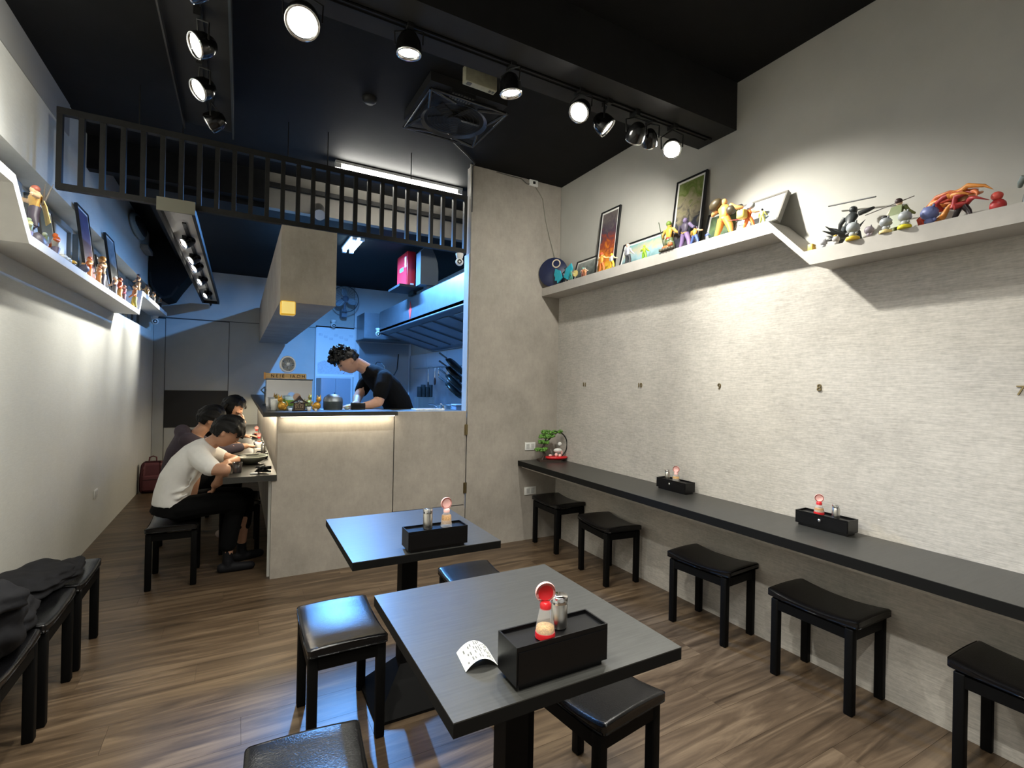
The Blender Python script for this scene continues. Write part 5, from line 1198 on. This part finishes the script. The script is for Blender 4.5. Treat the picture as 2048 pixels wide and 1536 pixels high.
t = toy('small green-helmeted crouching figurine on dark debris', (2.46, 2.37, ZU), 0, .085, (.15, .2, .12), (.12, .1, .08), (.45, .65, .5), (.3, .4, .3), (60, 20), 25, bulk=1.4)
for k in range(5): MB().ell((-.05+.025*k, .01, .012), (.018, .02, .014), 1).build('debris', C(.10, .09, .06), t)
toy('tall lilac armoured figurine in front of the tallest poster', (2.50, 2.265, ZU), 0, .21, (.12, .10, .15), (.32, .22, .45), None, (.35, .28, .5), (40, 30), 14, bulk=1.15, belt=(.5, .35, .12))
t = thing('toy_figure', 'low orange lump-shaped figure at the tallest poster foot', 'figurine', (2.47, 2.385, ZU))
MB().ell((0, 0, .022), (.03, .045, .022), 2).build('body', C(.65, .16, .05), t); MB().ell((-.01, -.035, .04), (.018, .018, .018), 2).build('head', C(.6, .18, .06), t)
t = toy('small figurine with big black hair, orange top and blue trousers', (2.47, 2.16, ZU), 0, .115, (.75, .35, .06), (.08, .14, .4), (.02, .02, .03), SKN, (60, 20), 22, bulk=1.3)
toy('tiny blue and white figurine between the poster and the orange giant', (2.47, 2.065, ZU), 0, .05, (.1, .15, .4), (.5, .5, .6), (.1, .1, .2), SKN, (30, 30), bulk=1.4)
t = toy('largest orange muscular bald figurine with long red pole', (2.51, 1.98, ZU), 0, .245, (.8, .38, .08), (.75, .33, .06), None, (.8, .42, .15), (55, 62), 20, bulk=1.3, belt=(.3, .22, .06))
MB().ell((.045, .02, .205), (.045, .03, .03), 2, rot=(0, R(30), 0)).build('shoulder_pad', C(.08, .06, .03), t)
MB().ell((-.05, .0, .15), (.03, .03, .028), 2).build('shoulder_pad', C(.06, .05, .03), t)
t = toy('orange-red figurine with grey cap and yellow pack by the shelf edge', (2.49, 1.80, ZU), 0, .13, (.75, .16, .03), (.75, .18, .03), (.05, .05, .06), SKN, (60, 30), 24, bulk=1.2, staff=((-.1, 0, 0), (1.3, .1, .25), (.6, .04, .04)))
MB().rbox(.0, .05, .0, .045, .06, .11, .01, 2).build('pack', C(.75, .55, .12), t)
MB().ell((-.01, -.0, .125), (.03, .02, .02), 1).build('cap', C(.45, .45, .45), t)
toy('small yellow-bodied figurine with black bob at the shelf end', (2.47, 1.705, ZU), 0, .085, (.7, .7, .2), (.6, .6, .2), (.03, .03, .04), (.6, .6, .5), (20, 20), bulk=1.3)
# lower right shelf
t = thing('toy_block', 'small yellow box standing at the foot of the shelf step', 'figurine', (2.50, 1.452, ZL_)); MB().rbox(-.014, .014, -.012, .012, 0, .04, .002, 2).build('box_body', C(.75, .5, .08), t); MB().rbox(-.010, .010, -.016, -.012, .004, .036, .001, 1).build('face_plate', C(.6, .35, .05), t)
bighead('small plain grey big-headed toy next to the yellow box', (2.47, 1.378, ZL_), -25, .052, (.36, .36, .38))
bighead('grey big-headed toy with gold cap beneath the black statue', (2.46, 1.315, ZL_), -25, .052, (.42, .40, .38), hat=(.55, .35, .06))
bighead('tall grey big-headed toy on yellow base before the black statue', (2.45, 1.237, ZL_), -25, .088, (.34, .37, .38), base=(.75, .5, .04))
bighead('mauve-grey big-headed toy standing alone right of the black statue', (2.46, 1.175, ZL_), -30, .062, (.30, .26, .29))
bighead('grey big-headed toy with black topknot on pale gold base', (2.46, 1.11, ZL_), -30, .075, (.33, .35, .36), base=(.7, .55, .25), hat=(.03, .03, .03))
bighead('grey big-headed toy on bright yellow base left of the blue toy', (2.45, 1.035, ZL_), -30, .078, (.34, .36, .37), base=(.75, .65, .02))
bighead('blue-violet big-headed toy standing clear on the right shelf', (2.49, .965, ZL_), -30, .10, (.13, .16, .36))
t = toy('black crouching statue raising a long thin sword overhead', (2.54, 1.30, ZL_), -10, .21, (.03, .035, .035), (.03, .035, .035), (.03, .035, .035), (.04, .045, .045), (100, 35), 26, bulk=1.15, lean=20)
MB().tube([(-.09, -.05, .215), (.14, -.04, .245)], .0035, 6).build('sword', C(.06, .06, .06), t)
spray('ragged_cloth', t, (.0, .02, .05), 7, .12, .012, [(.02, .022, .022)], 31, 1, .2)
t = toy('figurine in long green robe with a thin pole behind the grey toys', (2.55, 1.10, ZL_), -10, .175, (.16, .20, .06), (.15, .16, .05), (.04, .02, .02), (.75, .55, .4), (30, 50), 8, cape=(.12, .15, .05), staff=((-.7, .1, .30), (.55, .05, .22), (.06, .05, .04)))
MB().ell((.03, .0, .08), (.02, .02, .025), 1).build('bundle', C(.5, .2, .12), t)
t = toy('figurine with red and orange flame swirls, black kilt, largest at right', (2.53, .875, ZL_), -20, .135, (.55, .32, .18), (.03, .02, .025), (.75, .35, .05), (.7, .4, .25), (80, 80), 26, bulk=1.25, lean=14)
random.seed(44)
for k in range(16):
    a0 = random.uniform(-.5, 1.4); r_ = random.uniform(.05, .10); cx = random.uniform(-.05, .08); cz = random.uniform(.03, .075)
    pp = [(cx+r_*math.cos(a0+q*.5)*1.1, random.uniform(-.01, .03), max(.006, cz+r_*.7*math.sin(a0+q*.5))) for q in range(5)]
    MB().tube(pp, [.013, .012, .010, .006, .0008], 7).build('flame', C(*[(.50, .06, .03), (.7, .27, .05), (.38, .03, .03), (.6, .16, .05)][k % 4]), t)
t = thing('toy_figure', 'glossy red rounded figure behind the flame figurine', 'figurine', (2.53, .765, ZL_)); MB().ell((0, 0, .028), (.026, .026, .028), 2).build('body', C(.42, .03, .03), t); MB().ell((-.01, 0, .064), (.019, .019, .017), 2).build('head', C(.6, .08, .06), t)
t = toy('dark grey-green statue at the right photo edge on the shelf', (2.50, .655, ZL_), -20, .15, (.12, .14, .13), (.14, .15, .14), (.02, .02, .02), (.2, .24, .22), (80, 40), 20, bulk=1.6)
# left shelf, near to far
XQ = -.965; ZQ = 2.087
def ltoy(label, y, h_, top, bottom, hair, skin=SKN, arms=(40, 40), bulk=1.2, stance=14, x=XQ, z=ZQ, **k): return toy(label, (x, y, z), 205, h_*1.22, top, bottom, hair, skin, arms, stance, bulk=bulk, **k)
t = thing('toy_block', 'red object on the raised left shelf at the photo edge', 'figurine', (-.97, 2.70, 2.302)); MB().rbox(-.05, .05, -.08, .08, 0, .05, .01, 2).build('box_body', C(.5, .06, .07), t); MB().rbox(-.03, .03, -.05, .05, .05, .07, .006, 2).build('lid', C(.5, .08, .08), t)
t = ltoy('large tan and yellow figurine with dark spikes on the left shelf', 3.50, .20, (.7, .42, .12), (.05, .04, .06), (.4, .12, .08), (.75, .5, .3), (70, 60), 1.4, cape=(.7, .5, .15), z=ZQ+.10)
MB().ell((0, .01, -.06), (.035, .045, .05), 2, f=lambda p: p*(1+.2*math.sin(7*p.x+4*p.z))).build('rock_base', C(.10, .09, .11), t)
spray('spike', t, (.02, .03, .14), 4, .12, .006, [(.14, .12, .10)], 51, .9, .9)
t = ltoy('green and violet figurine under the tan one on the left shelf', 3.42, .12, (.20, .24, .14), (.2, .17, .28), (.22, .28, .18), (.4, .4, .2), (60, 60), 1.8)
t = ltoy('mossy green and grey figurine crouching on the left shelf', 3.66, .11, (.12, .16, .08), (.25, .24, .3), (.4, .45, .35), (.3, .33, .2), (70, 30), 1.8)
spray('leaf', t, (0, 0, .05), 6, .07, .010, [(.10, .14, .06), (.4, .4, .36)], 53, 1.1, .4)
t = ltoy('cream figurine with bright orange round head on the left shelf', 3.85, .15, (.65, .62, .55), (.15, .13, .2), None, (.75, .15, .02), (40, 60), 1.5)
t = thing('toy_figure', 'white wavy low figure lying on the left shelf', 'figurine', (-.90, 3.76, ZQ))
for k in range(5): MB().ell((0, -.06+.03*k, .014+.004*(k % 2)), (.02, .02, .014), 1).build('coil', C(.65, .65, .6), t)
t = thing('toy_figure', 'small yellow and black round toy at the left shelf front', 'figurine', (-.91, 3.93, ZQ)); MB().ell((0, 0, .026), (.026, .03, .014), 2).build('shell', C(.75, .42, .04), t); MB().ell((0, 0, .012), (.022, .026, .012), 2).build('body', C(.05, .05, .06), t)
bighead('black and white round-headed toy beside the violet poster', (-.92, 4.25, ZQ), 205, .095, (.12, .12, .17), group='toys on the left shelf')
ltoy('bright orange figurine in front of the violet poster', 4.42, .14, (.8, .16, .02), (.75, .25, .05), (.6, .12, .03), (.8, .4, .15), (70, 50), 1.4, x=-.93)
ltoy('orange and tan figurine close behind the bright orange one', 4.60, .12, (.75, .3, .08), (.7, .3, .08), (.3, .1, .03), SKN, (50, 50), 1.3, x=-.91)
ltoy('tall brown and gold figurine right of the violet poster', 5.03, .25, (.35, .2, .08), (.08, .06, .06), (.5, .25, .06), (.7, .42, .2), (50, 60), 1.2, x=-.98)
ltoy('dark figurine with silver hair before the grey poster', 5.22, .15, (.10, .09, .10), (.12, .11, .11), (.55, .55, .5), SKN, (40, 40), 1.3, x=-.93)
ltoy('slim red-orange figurine before the low black poster', 5.42, .17, (.65, .12, .04), (.7, .35, .08), (.3, .08, .04), (.75, .4, .15), (20, 30), 1.1, x=-.93)
ltoy('small maroon figurine beside the slim red-orange one', 5.60, .14, (.3, .06, .06), (.15, .08, .08), (.3, .1, .05), SKN, (30, 20), 1.2, x=-.93)
ltoy('pink and dark figurine with raised blade right of the grey poster', 5.93, .16, (.5, .15, .16), (.12, .09, .1), (.5, .5, .5), SKN, (90, 30), 1.2, x=-.99, staff=((-.3, -.2, -.6), (.2, .2, .6), (.12, .10, .10)))
ltoy('slender yellow figurine at the lowest end of the left shelf', 5.98, .20, (.7, .22, .05), (.75, .5, .06), (.3, .15, .06), (.75, .45, .2), (15, 25), .9, x=-.91)
cols = [((.08, .06, .06), (.5, .3, .15), 'black-haired figurine'), ((.5, .1, .05), (.1, .08, .08), 'red-topped figurine'), ((.75, .42, .08), (.7, .4, .1), 'golden yellow figurine'), ((.25, .2, .15), (.1, .1, .1), 'brown figurine'), ((.6, .6, .55), (.2, .2, .2), 'pale grey figurine'), ((.3, .35, .3), (.08, .1, .09), 'grey-green figurine'), ((.55, .55, .5), (.05, .05, .05), 'white and black figurine')]
for i, (a, b_, nm) in enumerate(cols):
    ltoy('%s, %s from the step on the raised far left shelf' % (nm, ('first', 'second', 'third', 'fourth', 'fifth', 'sixth', 'last')[i]), 6.28+.26*i, .15-.008*(i % 3), a, b_, (.05, .03, .03), SKN, (40+10*(i % 3), 40), 1.3, x=-.93-.03*(i % 2), z=2.302, group='figurines on the raised far end of the left shelf')
